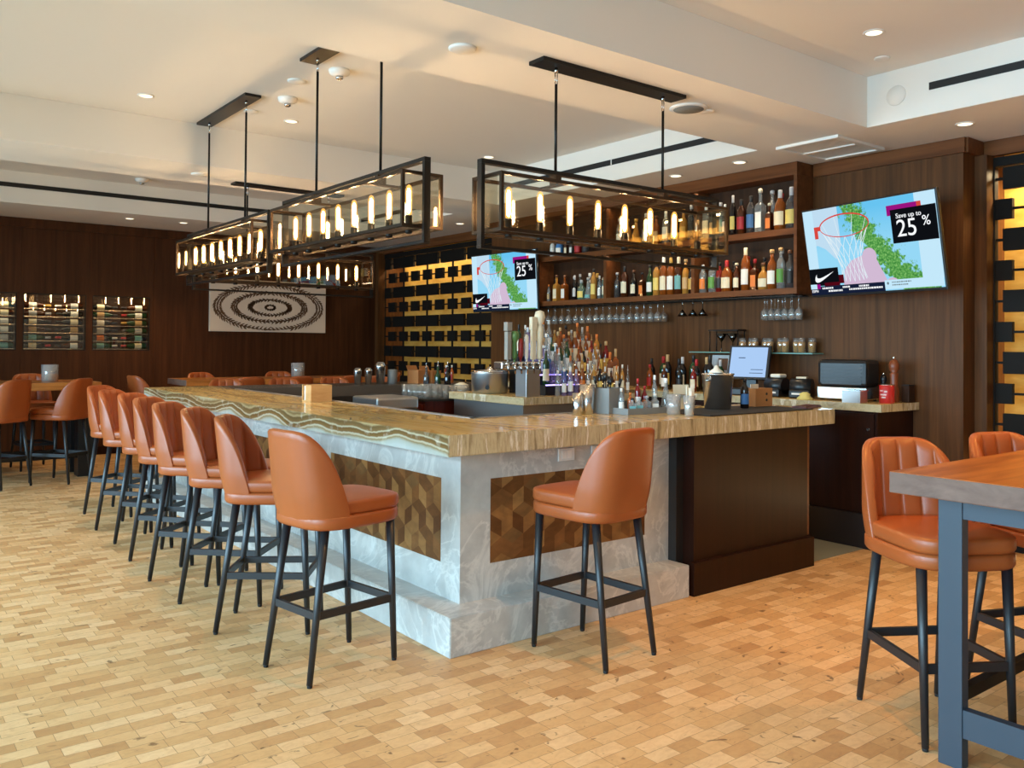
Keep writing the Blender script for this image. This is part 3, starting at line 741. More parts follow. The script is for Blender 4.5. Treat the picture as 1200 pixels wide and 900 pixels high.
# ------------------------------------------------------------------ chandeliers
CH = {}
HL, BL, BW = 1.93, 1.82, 0.245
def ch_meshes():
    h = 0.022
    def hoop():
        b = MB(); x = HL/2
        b.box((-x, -0.02, 2.463), (x, 0.02, 2.485)); b.box((-x, -0.02, 2.014), (x, 0.02, 2.030)); b.box((-x, -0.02, 2.0305), (-x+0.022, 0.02, 2.4625)); b.box((x-0.022, -0.02, 2.0305), (x, 0.02, 2.4625)); return b
    CH['hoop_frame'] = hoop().mesh('hoop_frame', 'black_metal')
    b = MB(); X, Y = BL/2, BW/2; s = 0.009
    for z in (2.109, 2.401):
        for y in (-Y, Y): b.box((-X-s, y-s, z-s), (X+s, y+s, z+s))
        for x in (-X, X): b.box((x-s, -Y+s, z-s), (x+s, Y-s, z+s))
    for x in (-X, X):
        for y in (-Y, Y): b.box((x-s, y-s, 2.118), (x+s, y+s, 2.392))
    for x in (-0.44, 0.44): b.box((x-0.012, -Y, 2.398), (x+0.012, Y, 2.412)); b.box((x-0.02, -0.028, 2.40), (x+0.02, 0.028, 2.4625))
    CH['box_frame'] = b.mesh('box_frame', 'bronze')
    for i, y in enumerate((-Y, Y)): CH['glass_pane', i] = MB().box((-X+s, y-0.002, 2.118), (X-s, y+0.002, 2.392)).mesh('glass_pane', 'pane_glass')
    for i, x in enumerate((-X, X)): CH['glass_pane', i+2] = MB().box((x-0.002, -Y+s, 2.118), (x+0.002, Y-s, 2.392)).mesh('glass_pane', 'pane_glass')
    b = MB(); b.box((-X-s, -0.022, 2.100), (X+s, 0.022, 2.124))
    CH['socket_rail'] = b.mesh('socket_rail', 'bronze')
    CH['socket'] = MB().lathe([(0.02, 2.085), (0.021, 2.1), (0.021, 2.183), (0.018, 2.188)], 14).mesh('socket', 'black_metal')
    CH['bulb'] = MB().lathe([(0.010, 2.189), (0.018, 2.196), (0.0195, 2.31), (0.018, 2.337), (0.012, 2.354), (0.002, 2.361)], 14).mesh('bulb', 'bulb_lit')
    CH['filament'] = MB().lathe([(0.004, 2.20), (0.0095, 2.215), (0.0095, 2.325), (0.004, 2.34)], 10).mesh('filament', 'filament')
    CH['bulb_off'] = MB().lathe([(0.010, 2.189), (0.018, 2.196), (0.0195, 2.31), (0.018, 2.337), (0.012, 2.354), (0.002, 2.361)], 14).mesh('bulb', 'bulb_glass')
    CH['fil_off'] = MB().tube((0.004, 0, 2.2), (0.004, 0, 2.33), 0.0025).tube((-0.004, 0, 2.2), (-0.004, 0, 2.33), 0.0025).mesh('filament', 'unlit_filament')
ch_meshes()
def chandelier(x, y, rz, zc, dz, label, unlit):
    t = thing('chandelier', label, 'chandelier', (x, y, dz), rz, 'black box chandeliers with tube bulbs')
    link('hoop_frame', CH['hoop_frame'], t); link('box_frame', CH['box_frame'], t); link('socket_rail', CH['socket_rail'], t)
    for i in range(4): link('glass_pane', CH['glass_pane', i], t)
    for i in range(8):
        xx = -0.77+0.22*i
        s = link('socket', CH['socket'], t, (xx, 0, 0))
        if i in unlit:
            o = link('bulb', CH['bulb_off'], s); o['label'] = 'unlit bulb'; link('filament', CH['fil_off'], s)
        else: link('bulb', CH['bulb'], s); link('filament', CH['filament'], s)
    z1 = zc-dz
    MB().box((-0.585, -0.065, z1-0.022), (0.585, 0.065, z1-0.0005)).obj('canopy', 'black_metal', t)
    for xx in (-0.44, 0.44):
        r = MB().tube((xx, 0, 2.486), (xx, 0, z1-0.115), 0.0085, None, 10).obj('rod', 'black_metal', t)
        b = MB()
        for sgn in (-1, 1): b.tube((xx+sgn*0.008, 0, z1-0.113), (xx+sgn*0.008, 0, z1-0.05), 0.0028, None, 8)
        b.tube((xx, 0, z1-0.05), (xx, 0, z1-0.023), 0.010, None, 10); b.obj('swivel_link', 'steel', r)
chandelier(3.58, 3.67, 0, ZL, 0.0, 'nearest black glass-box chandelier, over the right arm of the bar', {7})
chandelier(2.49, 4.945, PI/2, ZH, 0.045, 'black glass-box chandelier over the left arm of the bar, nearer of two in line', set())
chandelier(2.49, 7.135, PI/2, ZH, 0.02, 'black glass-box chandelier at the far left, farther of two in line over the stools', set())
chandelier(3.575, 8.37, 0, ZL, 0.0, 'low hanging black glass-box chandelier in front of the wreath picture', set())

# ------------------------------------------------------------------ shelf case over the back bar
case = thing('shelf_case', 'walnut wall case of open shelves holding liquor bottles over the back bar', 'shelf', (6.36, 6.01, 1.965))
def K(x, y, z): return (x-6.36, y-6.01, z-1.965)
Y0, Y1 = 4.285, 7.735
MB().box(K(6.36, Y0, 1.965), K(6.598, Y1, 2.017)).obj('bottom_shelf', 'shelf_wood', case)
MB().box(K(6.365, Y0+0.031, 2.475), K(6.597, Y1, 2.53)).obj('middle_shelf', 'shelf_wood', case)
MB().box(K(6.36, Y0, 2.0175), K(6.598, Y0+0.03, 2.98)).obj('side_panel', 'shelf_wood', case)
MB().box(K(6.36, Y1-0.03, 2.0175), K(6.598, Y1, 2.4745)).obj('side_panel', 'shelf_wood', case)
for yy in (5.42, 6.62): MB().box(K(6.362, yy-0.02, 2.0175), K(6.598, yy+0.02, 2.4745)).obj('divider', 'shelf_wood', case); MB().box(K(6.40, yy-0.02, 2.5305), K(6.598, yy+0.02, 2.979)).obj('divider', 'shelf_wood', case)
MB().box(K(6.36, Y0, 2.981), K(6.598, Y1, ZL-0.003)).obj('crown', 'trim_wood', case)
MB().box(K(6.575, Y0+0.031, 2.0175), K(6.5985, Y1-0.031, 2.4745)).box(K(6.575, Y0+0.031, 2.5305), K(6.5985, Y1, 2.98)).obj('back_panel', 'niche_wood', case)
area_light('shelf_fill_light', (6.40, 6.0, 2.455), (0, 0.35, 0), 0.03, 3.2, 5, (1.0, 0.76, 0.5))  # unseen area lights added to brighten the bottle shelves
area_light('shelf_fill_light', (6.40, 5.6, 2.965), (0, 0.35, 0), 0.03, 2.5, 4, (1.0, 0.76, 0.5))
rk = thing('glass_rack', 'black metal stemware rack under the walnut shelf case', 'rack', (6.45, 6.01, 1.964))
b = MB()
for xx in (-0.07, -0.03, 0.03, 0.07, 0.11): b.box((xx-0.004, -1.7, -0.018), (xx+0.004, 1.7, -0.008))
for yy in range(-8, 9): b.box((-0.085, yy*0.21-0.005, -0.008), (0.12, yy*0.21+0.005, -0.0005))
b.obj('rails', 'black_metal', rk)

# ------------------------------------------------------------------ bottles
BODY = {
 'bourbon': [(0.030, 0), (0.036, 0.003), (0.037, 0.17), (0.034, 0.195), (0.018, 0.222), (0.0145, 0.235), (0.0145, 0.275)],
 'square': [(0.030, 0), (0.033, 0.003), (0.033, 0.165), (0.030, 0.182), (0.016, 0.200), (0.013, 0.212), (0.013, 0.265)],
 'tall': [(0.030, 0), (0.034, 0.003), (0.034, 0.205), (0.030, 0.225), (0.016, 0.248), (0.0135, 0.262), (0.0135, 0.305)],
 'wine': [(0.032, 0), (0.0365, 0.004), (0.0365, 0.185), (0.032, 0.208), (0.0175, 0.232), (0.0140, 0.248), (0.0140, 0.300)],
 'squat': [(0.040, 0), (0.046, 0.004), (0.047, 0.11), (0.041, 0.142), (0.022, 0.165), (0.016, 0.178), (0.016, 0.215)],
 'cone': [(0.040, 0), (0.046, 0.004), (0.040, 0.07), (0.022, 0.165), (0.015, 0.19), (0.014, 0.24)],
 'slim': [(0.022, 0), (0.025, 0.003), (0.025, 0.17), (0.021, 0.195), (0.011, 0.22), (0.010, 0.23), (0.010, 0.268)],
}
LABELZ = {'bourbon': (0.04, 0.14, 0.0376, 0), 'square': (0.03, 0.135, 0.0338, 1), 'tall': (0.05, 0.16, 0.0346, 0), 'wine': (0.045, 0.145, 0.0371, 0), 'squat': (0.025, 0.10, 0.0474, 0), 'cone': (0.02, 0.06, 0.0446, 0), 'slim': (0.04, 0.13, 0.0256, 0)}
GL = {}
def liquid(name, col, rough=0.06, tr=None):
    if tr: glassy('glass_'+name, tr, 0.25, 0.05, 0.25, col)
    else: principled('glass_'+name, col, rough, spec=0.7)
    GL[name] = 'glass_'+name
liquid('clear', (0.5, 0.52, 0.52), tr=(0.88, 0.92, 0.92)); liquid('amber', sr(132, 68, 22)); liquid('dark amber', sr(72, 34, 14)); liquid('golden', sr(176, 124, 54))
liquid('green', sr(28, 62, 34)); liquid('dark', sr(24, 20, 20)); liquid('red', sr(116, 22, 20)); liquid('blue', sr(70, 130, 190)); liquid('pale green', (0.35, 0.5, 0.4), tr=(0.7, 0.86, 0.76)); liquid('smoky', (0.2, 0.2, 0.2), tr=(0.4, 0.4, 0.42)); liquid('orange', sr(184, 92, 36)); liquid('white', sr(226, 222, 214)); liquid('violet-lit clear', (0.4, 0.34, 0.6), tr=(0.72, 0.7, 0.92))  # last is clear glass with the violet LED glow put into its colour
LC = {'cream': (232, 220, 188), 'white': (240, 238, 230), 'yellow': (236, 208, 110), 'red': (176, 36, 40), 'orange': (226, 124, 48), 'black': (30, 28, 28), 'blue': (66, 112, 164), 'tan': (198, 160, 108), 'green': (92, 150, 62), 'teal': (110, 170, 170), 'gold': (204, 160, 74), 'silver': (190, 190, 190), 'brown': (104, 64, 38)}
for n, c in LC.items(): principled('print_'+n.replace(' ', '_'), sr(*c), 0.5)
BM = {}
def bmesh_for(kind, shape, mat, extra=None):
    key = (kind, shape, mat)
    if key in BM: return BM[key]
    b = MB()
    if kind == 'body':
        sq = 0.85 if shape == 'square' else 0
        pr = BODY[shape]
        if sq:
            n = 20; rings = []
            for r, z in pr:
                k = sq*min(1, max(0, (r-0.014)/0.012)); ring = []
                for i in range(n):
                    t = 2*PI*i/n+PI/4; c, s = math.cos(t), math.sin(t); g = 1+(1/max(abs(math.cos(t)), abs(math.sin(t)))-1)*k
                    ring.append(b.bm.verts.new((r*g*c, r*g*s, z)))
                rings.append(ring)
            for a, c in zip(rings, rings[1:]):
                for i in range(n): b.bm.faces.new((a[i], a[(i+1) % n], c[(i+1) % n], c[i]))
            b.bm.faces.new(rings[0][::-1]); b.bm.faces.new(rings[-1])
        else: b.lathe(pr, 16)
        me = b.mesh('bottle', mat)
    elif kind == 'label':
        z0, z1, r, sq = LABELZ[shape]
        if sq:
            b.box((-r, -r*0.8, z0), (-r+0.001, r*0.8, z1)); 
        else:
            n = 12; A_ = []; B2 = []
            for i in range(n+1):
                t = PI+(-1.25+2.5*i/n)*0.9; rr = r if shape != 'cone' else None
                ra, rb = (r, r) if shape != 'cone' else (0.0458, 0.0405)
                A_.append(b.bm.verts.new((ra*math.cos(t), ra*math.sin(t), z0))); B2.append(b.bm.verts.new((rb*math.cos(t), rb*math.sin(t), z1)))
            for i in range(n):
                f = b.bm.faces.new((A_[i], A_[i+1], B2[i+1], B2[i])); f.smooth = True
        me = b.mesh('label', mat)
    else:
        z = BODY[shape][-1][1]; r = BODY[shape][-1][0]
        if kind == 'cap': b.lathe([(r*1.12, z-0.022), (r*1.12, z+0.012), (r*0.9, z+0.015)], 12)
        elif kind == 'capsule': b.lathe([(r*1.08, z-0.07), (r*1.06, z+0.002), (r*0.9, z+0.006)], 12)
        elif kind == 'cork': b.lathe([(r*1.3, z+0.0005), (r*1.35, z+0.02), (r*1.1, z+0.028)], 12)
        else:  # pourer
            b.lathe([(r*0.9, z+0.0005), (r*0.95, z+0.012), (0.005, z+0.02), (0.0035, z+0.055), (0.003, z+0.065)], 10)
        me = b.mesh('pourer' if kind == 'pourer' else 'cap', mat)
    BM[key] = me; return me
def bottle(x, y, z, shape, glass, label, cap, h, where, group, captype='cap', rz=0.0, cat='bottle', name='liquor_bottle', desc=None, fat=1.0):
    top = BODY[shape][-1][1]+{'cap': 0.015, 'capsule': 0.006, 'cork': 0.028, 'pourer': 0.065}[captype]
    s = h/top; sx = max(0.82, min(1.12, s))*fat
    o = link(name, bmesh_for('body', shape, GL[glass]), None, (x, y, z), rz); o.scale = (sx, sx, s)
    d = '%s%s bottle%s' % ({'squat': 'squat ', 'slim': 'slim ', 'square': 'square ', 'cone': 'conical '}.get(shape, ''), glass, (', %s label' % label) if label else (', %s %s' % (cap, 'pourer' if captype == 'pourer' else 'cap')))
    tag(o, desc or '%s, %s' % (d, where), cat, group)
    if label: link('label', bmesh_for('label', shape, 'print_'+label), o)
    cm = {'steel': 'steel'}.get(cap, 'print_'+cap)
    link('pourer' if captype == 'pourer' else 'cap', bmesh_for(captype, shape, cm), o)
    return o
def shelf_row(items, x, z, where, group):
    for i, (y, shape, glass, label, cap, h, ct) in enumerate(items):
        bottle(x, y, z, shape, glass, label, cap, h, where % ORD[i], group, ct)
SH = 'liquor bottles in the walnut wall case'
zb, zm = 2.0175, 2.5305
shelf_row([(7.62, 'slim', 'clear', 'tan', 'orange', .20, 'cap'), (7.48, 'square', 'golden', 'cream', 'brown', .30, 'cork'), (7.34, 'square', 'amber', 'white', 'brown', .29, 'cork'), (7.17, 'slim', 'dark', 'silver', 'silver', .28, 'capsule'), (7.06, 'squat', 'pale green', 'yellow', 'silver', .22, 'cap'), (6.95, 'cone', 'clear', 'teal', 'silver', .24, 'cork'), (6.86, 'tall', 'golden', 'yellow', 'black', .33, 'cap'), (6.77, 'slim', 'clear', 'white', 'white', .25, 'cap'), (6.695, 'slim', 'pale green', 'cream', 'white', .28, 'capsule')], 6.43, zb, '%s from left, left lower bay front', SH)
shelf_row([(7.60, 'bourbon', 'smoky', None, 'black', .27, 'cap'), (7.44, 'wine', 'dark amber', 'tan', 'tan', .29, 'cork'), (7.28, 'tall', 'dark', None, 'silver', .28, 'cap'), (7.18, 'tall', 'smoky', 'black', 'silver', .30, 'cap'), (7.02, 'bourbon', 'clear', None, 'white', .30, 'cap'), (6.90, 'bourbon', 'dark', 'black', 'gold', .29, 'capsule'), (6.78, 'tall', 'clear', 'blue', 'silver', .32, 'cap')], 6.52, zb, '%s from left, left lower bay rear', SH)
shelf_row([(6.52, 'bourbon', 'smoky', None, 'silver', .27, 'cork'), (6.41, 'bourbon', 'dark amber', 'cream', 'black', .33, 'capsule'), (6.28, 'bourbon', 'dark', 'cream', 'brown', .28, 'cork'), (6.16, 'square', 'dark amber', 'orange', 'black', .25, 'cork'), (6.05, 'wine', 'green', 'white', 'black', .32, 'cork'), (5.96, 'tall', 'golden', 'yellow', 'black', .35, 'capsule'), (5.865, 'bourbon', 'amber', 'cream', 'white', .38, 'capsule'), (5.77, 'bourbon', 'amber', 'white', 'gold', .37, 'capsule'), (5.67, 'bourbon', 'dark amber', 'teal', 'cream', .37, 'capsule'), (5.58, 'tall', 'golden', 'tan', 'tan', .34, 'cork'), (5.50, 'bourbon', 'dark', 'gold', 'black', .30, 'cap')], 6.45, zb, '%s from left, middle lower bay', SH)
shelf_row([(5.35, 'bourbon', 'clear', 'orange', 'silver', .27, 'capsule'), (5.24, 'bourbon', 'clear', 'green', 'black', .30, 'cap'), (5.155, 'bourbon', 'red', 'black', 'black', .28, 'cap'), (5.07, 'squat', 'amber', 'cream', 'red', .29, 'capsule'), (4.96, 'bourbon', 'dark amber', 'cream', 'cream', .26, 'cork'), (4.86, 'bourbon', 'amber', 'white', 'cream', .39, 'capsule'), (4.76, 'square', 'dark amber', 'orange', 'red', .28, 'cap'), (4.67, 'squat', 'golden', 'cream', 'brown', .24, 'cork'), (4.58, 'bourbon', 'amber', 'white', 'tan', .35, 'cork'), (4.49, 'tall', 'clear', 'green', 'tan', .36, 'cork'), (4.395, 'bourbon', 'smoky', 'black', 'brown', .33, 'cork')], 6.43, zb, '%s from left, right lower bay front', SH)
shelf_row([(5.06, 'tall', 'dark', 'black', 'black', .29, 'cap'), (4.90, 'bourbon', 'red', 'red', 'red', .32, 'cap'), (4.72, 'bourbon', 'dark', 'gold', 'black', .30, 'cap'), (4.54, 'tall', 'smoky', 'silver', 'silver', .36, 'cap'), (4.37, 'wine', 'dark', 'black', 'brown', .34, 'cork')], 6.52, zb, '%s from left, right lower bay rear', SH)
shelf_row([(5.09, 'slim', 'smoky', 'white', 'white', .30, 'cap'), (5.0, 'slim', 'dark', 'yellow', 'silver', .37, 'capsule'), (4.905, 'bourbon', 'dark amber', 'red', 'black', .32, 'capsule'), (4.80, 'bourbon', 'smoky', 'blue', 'black', .34, 'capsule'), (4.70, 'square', 'clear', 'white', 'cream', .39, 'cork'), (4.605, 'square', 'dark amber', 'orange', 'cream', .25, 'cork'), (4.495, 'squat', 'amber', 'cream', 'silver', .35, 'capsule'), (4.38, 'squat', 'smoky', 'yellow', 'silver', .36, 'capsule')], 6.425, zm, '%s from left, right upper bay front', SH)
shelf_row([(4.65, 'tall', 'clear', None, 'silver', .38, 'cork'), (4.55, 'tall', 'red', 'red', 'red', .34, 'cap'), (4.44, 'bourbon', 'red', 'gold', 'white', .35, 'capsule')], 6.53, zm, '%s from left, right upper bay rear', SH)
shelf_row([(7.58, 'bourbon', 'white', 'white', 'tan', .22, 'cork'), (7.46, 'squat', 'blue', 'white', 'blue', .22, 'cap'), (7.35, 'slim', 'dark amber', 'cream', 'black', .20, 'cap'), (7.26, 'slim', 'smoky', 'white', 'silver', .19, 'cap'), (7.14, 'squat', 'red', 'red', 'red', .21, 'cap'), (7.02, 'squat', 'smoky', 'black', 'black', .20, 'cap')], 6.45, zm, '%s from left, left upper bay', SH)
shelf_row([(6.5, 'tall', 'clear', 'white', 'silver', .33, 'cap'), (6.38, 'bourbon', 'golden', 'cream', 'gold', .31, 'cork'), (6.26, 'cone', 'golden', None, 'gold', .30, 'cork'), (6.12, 'tall', 'smoky', 'silver', 'silver', .34, 'cap'), (5.98, 'bourbon', 'amber', 'tan', 'brown', .30, 'cork'), (5.85, 'tall', 'clear', 'white', 'white', .33, 'capsule'), (5.73, 'bourbon', 'dark amber', 'cream', 'black', .31, 'capsule'), (5.62, 'bourbon', 'golden', 'gold', 'gold', .32, 'cork'), (5.52, 'tall', 'smoky', 'black', 'silver', .35, 'cap')], 6.46, zm, '%s from left, middle upper bay', SH)
shelf_row([(5.34, 'tall', 'clear', 'cream', 'white', .34, 'capsule'), (5.25, 'bourbon', 'smoky', 'tan', 'tan', .32, 'cork'), (5.17, 'tall', 'clear', 'teal', 'silver', .33, 'cap')], 6.46, zm, '%s from left, far-left part of right upper bay', SH)

# hanging stemware
STEM = [(0.0, 0.0), (0.034, -0.001), (0.034, -0.003), (0.006, -0.007), (0.0035, -0.012), (0.0035, -0.085), (0.012, -0.097), (0.034, -0.120), (0.041, -0.15), (0.036, -0.195), (0.0345, -0.195), (0.039, -0.15), (0.032, -0.122), (0.008, -0.10)]
stem_me = MB().lathe(STEM, 16, cap=False).mesh('wine_glass', 'drink_glass')
cone_me = MB().lathe([(0.034, -0.001), (0.034, -0.003), (0.005, -0.006), (0.0035, -0.012), (0.0035, -0.085), (0.008, -0.09), (0.052, -0.15), (0.051, -0.15), (0.004, -0.095)], 16, cap=False).mesh('martini_glass', 'smoke_glass')
lx = [7.63, 7.51, 7.39, 7.27, 7.15, 7.04, 6.93, 6.82, 6.72, 6.61, 6.51, 6.41, 6.31, 6.21, 6.12, 6.02, 5.93]
for i, y in enumerate(lx):
    for xx, row in ((6.435, 'front'), (6.52, 'rear')):
        if row == 'rear' and i % 2: continue
        o = link('wine_glass', stem_me, None, (xx, y, 1.9535)); tag(o, 'clear wine glass hanging in %s row under left bays, %s from left' % (row, ORD[i]), 'wine glass', 'stemware hanging under the case')
for i, y in enumerate((5.62, 5.49, 5.37)):
    o = link('martini_glass', cone_me, None, (6.45, y, 1.9535)); tag(o, 'dark cone-shaped glass hanging under the case middle, %s of three from the left' % ORD[i], 'cocktail glass', 'dark hanging glasses')
for row, xx, ys in (('front', 6.435, (4.66, 4.59, 4.52, 4.45, 4.38, 4.315)), ('rear', 6.53, (4.70, 4.62, 4.54, 4.46, 4.38))):
    for i, y in enumerate(ys):
        o = link('wine_glass', stem_me, None, (xx, y, 1.9535)); o.scale = (0.85, 0.85, 1.05); tag(o, 'clear flute hanging in %s row at right case end, %s from left' % (row, ORD[i]), 'wine glass', 'stemware hanging under the case')

# glass shelf on the wall, jars and dark stemmed glasses
o = MB().box((6.43, 4.18, 1.452), (6.5985, 5.52, 1.462)).obj('glass_shelf', 'glass_edge'); tag(o, 'thin glass shelf on the walnut wall above the till screen', 'shelf')
for i, y in enumerate((4.92, 4.86, 4.79, 4.71, 4.63, 4.55, 4.47, 4.39, 4.31, 4.24)):
    o = MB().lathe([(0.030, 0), (0.035, 0.003), (0.036, 0.085), (0.032, 0.10), (0.031, 0.128), (0.029, 0.128), (0.03, 0.1)], 14, cap=False).obj('jar_glass', 'drink_glass', None, (6.47+(i % 2)*0.05, y, 1.4625)); tag(o, 'tumbler of golden liquid on the glass shelf, %s from the left' % ORD[i], 'jar', 'golden jars on the glass shelf')
    MB().lathe([(0.028, 0.004), (0.0335, 0.084), (0.030, 0.095)], 14).obj('contents', GL['golden'], o)
o = thing('shelf_riser', 'small black metal riser on the left of the glass shelf', 'rack', (6.51, 5.13, 1.4625))
MB().box((-0.06, -0.17, 0.195), (0.06, 0.17, 0.207)).obj('top_plate', 'black_metal', o)
for yy in (-0.16, 0.16):
    for xx in (-0.05, 0.05): MB().tube((xx, yy, 0.0), (xx, yy, 0.1945), 0.005).obj('leg', 'black_metal', o)
for i, y in enumerate((5.17, 5.04)):
    o = MB().lathe([(0.034, 0.0), (0.034, 0.003), (0.005, 0.006), (0.0035, 0.012), (0.0035, 0.09), (0.008, 0.095), (0.055, 0.17), (0.054, 0.17), (0.003, 0.098)], 16, cap=False).obj('martini_glass', 'smoke_glass', None, (6.48, y, 1.4625)); tag(o, 'dark stemmed cocktail glass under the black riser, %s' % ('left one' if i == 0 else 'right one'), 'cocktail glass', 'dark glasses under the riser')

# ------------------------------------------------------------------ island: tiered display, taps
td = thing('bottle_display', 'stepped black bottle display on the island, crowded with liquor', 'display stand', (5.3, 5.70, Z+0.0005))
for i in range(4): MB().box((-0.46, 0.13*(i+1)-0.06, 0), (0.50, 0.13*(i+1)+0.069, 0.085*(i+1))).obj('step', 'black_plastic', td)
emit('violet_led', (0.5, 0.38, 1.0), 5.0); emit('warm_led', (1.0, 0.75, 0.45), 4.0)
MB().box((-0.10, 0.065, 0.086), (0.48, 0.069, 0.092)).box((-0.10, 0.195, 0.171), (0.48, 0.199, 0.177)).box((-0.10, 0.325, 0.256), (0.48, 0.329, 0.262)).obj('light_strip', 'warm_led', td)
MB().box((-0.46, 0.065, 0.086), (-0.12, 0.069, 0.094)).box((-0.46, 0.195, 0.171), (-0.12, 0.199, 0.179)).obj('light_strip', 'violet_led', td)
pal_l = [('clear', 'white', 'white'), ('violet-lit clear', None, 'silver'), ('clear', 'blue', 'silver'), ('violet-lit clear', 'white', 'white'), ('clear', None, 'white'), ('green', 'cream', 'black')]
pal_m = [('clear', 'white', 'white'), ('green', 'white', 'brown'), ('blue', None, 'silver'), ('golden', 'cream', 'tan'), ('clear', 'tan', 'orange'), ('amber', 'orange', 'tan')]
pal_r = [('amber', 'cream', 'tan'), ('red', 'gold', 'tan'), ('golden', 'cream', 'white'), ('clear', 'white', 'silver'), ('dark amber', 'yellow', 'black'), ('amber', 'white', 'orange'), ('golden', 'white', 'orange'), ('dark', 'yellow', 'gold')]
rr = random.Random(3)
rows = ['front', 'second', 'third', 'fourth', 'top']
for r in range(5):
    n = 13
    for i in range(n):
        f = i/(n-1); x = 4.90+0.855*f+rr.uniform(-0.003, 0.003); y = 5.705+0.13*r+rr.uniform(-0.004, 0.004) if r else 5.675
        pal = pal_l if f < 0.30 else (pal_m if f < 0.52 else pal_r); g, lb, cp = rr.choice(pal)
        h = rr.uniform(0.24, 0.33)*(1.08 if f < 0.5 and r else 1.0)*(0.88 if r == 0 else 1)
        shp = rr.choice(['bourbon', 'tall', 'square', 'bourbon', 'slim', 'tall'] if r else ['square', 'bourbon', 'slim', 'bourbon'])
        s = bottle(x, y, Z+0.0008+0.085*r, shp, g, lb, cp, h, '%s from left, %s row of island display' % (ORD[i], rows[r]), 'liquor bottles on the stepped island display', rr.choice(['cap', 'cork', 'pourer', 'capsule']), 0.9, fat=0.78)
# beer tower
bt = thing('beer_tower', 'stainless beer tap tower with six differently coloured tap handles on the island corner', 'beer tap', (4.60, 5.72, Z+0.0005))
MB().box((-0.075, -0.075, 0), (0.075, 0.075, 0.235), bev=0.004).obj('tower_column', 'brushed_steel', bt)
MB().box((-0.30, -0.03, 0.2355), (0.12, 0.09, 0.30), bev=0.01).obj('tap_font', 'steel', bt)
principled('tap_green', sr(92, 128, 70), 0.5); principled('tap_red', sr(140, 34, 28), 0.5); principled('tap_grey', sr(150, 146, 136), 0.5)
taps = [(-0.27, 'square', 'tap_grey', 0.31), (-0.20, 'ball', 'tap_green', 0.24), (-0.135, 'paddle', 'tap_red', 0.18), (-0.07, 'slim', 'paper', 0.21), (0.0, 'slab', 'cream', 0.36), (0.07, 'knob', 'cream', 0.42)]
for x, kind, m, h in taps:
    f = MB().tube((x, -0.03, 0.275), (x, -0.075, 0.29), 0.011).tube((x, -0.075, 0.30), (x, -0.085, 0.20), 0.010, 0.007).obj('faucet', 'steel', bt)
    z = 0.318; b = MB(); b.tube((x, -0.07, 0.29), (x, -0.07, z), 0.008)
    if kind == 'square': b.box((x-0.022, -0.092, z), (x+0.022, -0.048, z+h*0.75), bev=0.004); b.box((x-0.025, -0.095, z+h*0.77), (x+0.025, -0.045, z+h))
    elif kind == 'ball': b.lathe([(0.012, 0), (0.022, 0.02), (0.02, h*0.6), (0.024, h*0.64), (0.036, h*0.75), (0.038, h*0.86), (0.028, h*0.97), (0.004, h)], 16, (x, -0.07, z))
    elif kind == 'paddle': b.lathe([(0.010, 0), (0.020, 0.03), (0.024, h*0.7), (0.018, h*0.95), (0.004, h)], 14, (x, -0.07, z))
    elif kind == 'slim': b.lathe([(0.010, 0), (0.015, 0.02), (0.018, h*0.9), (0.01, h)], 14, (x, -0.07, z))
    elif kind == 'slab': b.box((x-0.024, -0.085, z), (x+0.024, -0.055, z+h*0.92), bev=0.006); b.box((x-0.03, -0.09, z+h*0.7), (x+0.03, -0.05, z+h), bev=0.004)
    else:
        b.lathe([(0.014, 0), (0.026, 0.01), (0.022, h*0.35), (0.034, h*0.45), (0.030, h*0.66), (0.018, h*0.70), (0.040, h*0.78), (0.047, h*0.87), (0.036, h*0.97), (0.004, h)], 18, (x, -0.07, z))
    b.obj('tap_handle', m, bt)
# steel pot with stacked glasses on it
o = thing('soup_kettle', 'round steel kettle left of the beer taps', 'pot', (4.66, 6.35, Z+0.0005))
MB().lathe([(0.15, 0), (0.165, 0.01), (0.168, 0.17), (0.172, 0.18), (0.172, 0.19)], 28).obj('body', 'brushed_steel', o); MB().lathe([(0.171, 0.1905), (0.15, 0.205), (0.03, 0.215), (0.02, 0.235), (0.004, 0.24)], 28).obj('lid', 'steel', o)
MB().tube((-0.12, -0.13, 0.06), (-0.14, -0.155, 0.06), 0.02).obj('dial', 'black_plastic', o)
# glasses and bottles on the cabinet
tumb = MB().lathe([(0.028, 0), (0.032, 0.002), (0.038, 0.12), (0.0365, 0.12), (0.031, 0.008), (0.004, 0.006)], 16, cap=False).mesh('tumbler', 'drink_glass')
k = 0
for j in range(4):
    for i in range(5):
        o = link('tumbler', tumb, None, (4.30+0.105*j, 6.86+0.095*i+0.02*(j % 2), 1.0005)); tag(o, 'clear tumbler in the glass block on the red cabinet, row %s, %s across' % (ORD[j], ORD[i]), 'glass', 'clear tumblers on the cabinet')
for i, (x, y, g, lb, cp, h) in enumerate(((4.86, 7.35, 'dark', None, 'steel', 0.34), (4.84, 7.50, 'green', 'black', 'steel', 0.34), (4.80, 7.66, 'smoky', None, 'steel', 0.32))):
    bottle(x, y, 1.0005, 'wine', g, lb, cp, h, '%s of three behind the clear tumblers' % ORD[i], 'bottles behind the tumblers', 'pourer')
o = MB().lathe([(0.06, 0), (0.075, 0.004), (0.08, 0.12), (0.077, 0.12), (0.05, 0.01)], 20, cap=False).obj('garnish_jar', 'pattern_glass', None, (4.78, 6.98, 1.0005)); tag(o, 'wide glass jar of garnish at the right of the tumblers', 'jar')
MB().lathe([(0.07, 0.06), (0.075, 0.115), (0.02, 0.14)], 16).obj('garnish', 'cream', o)
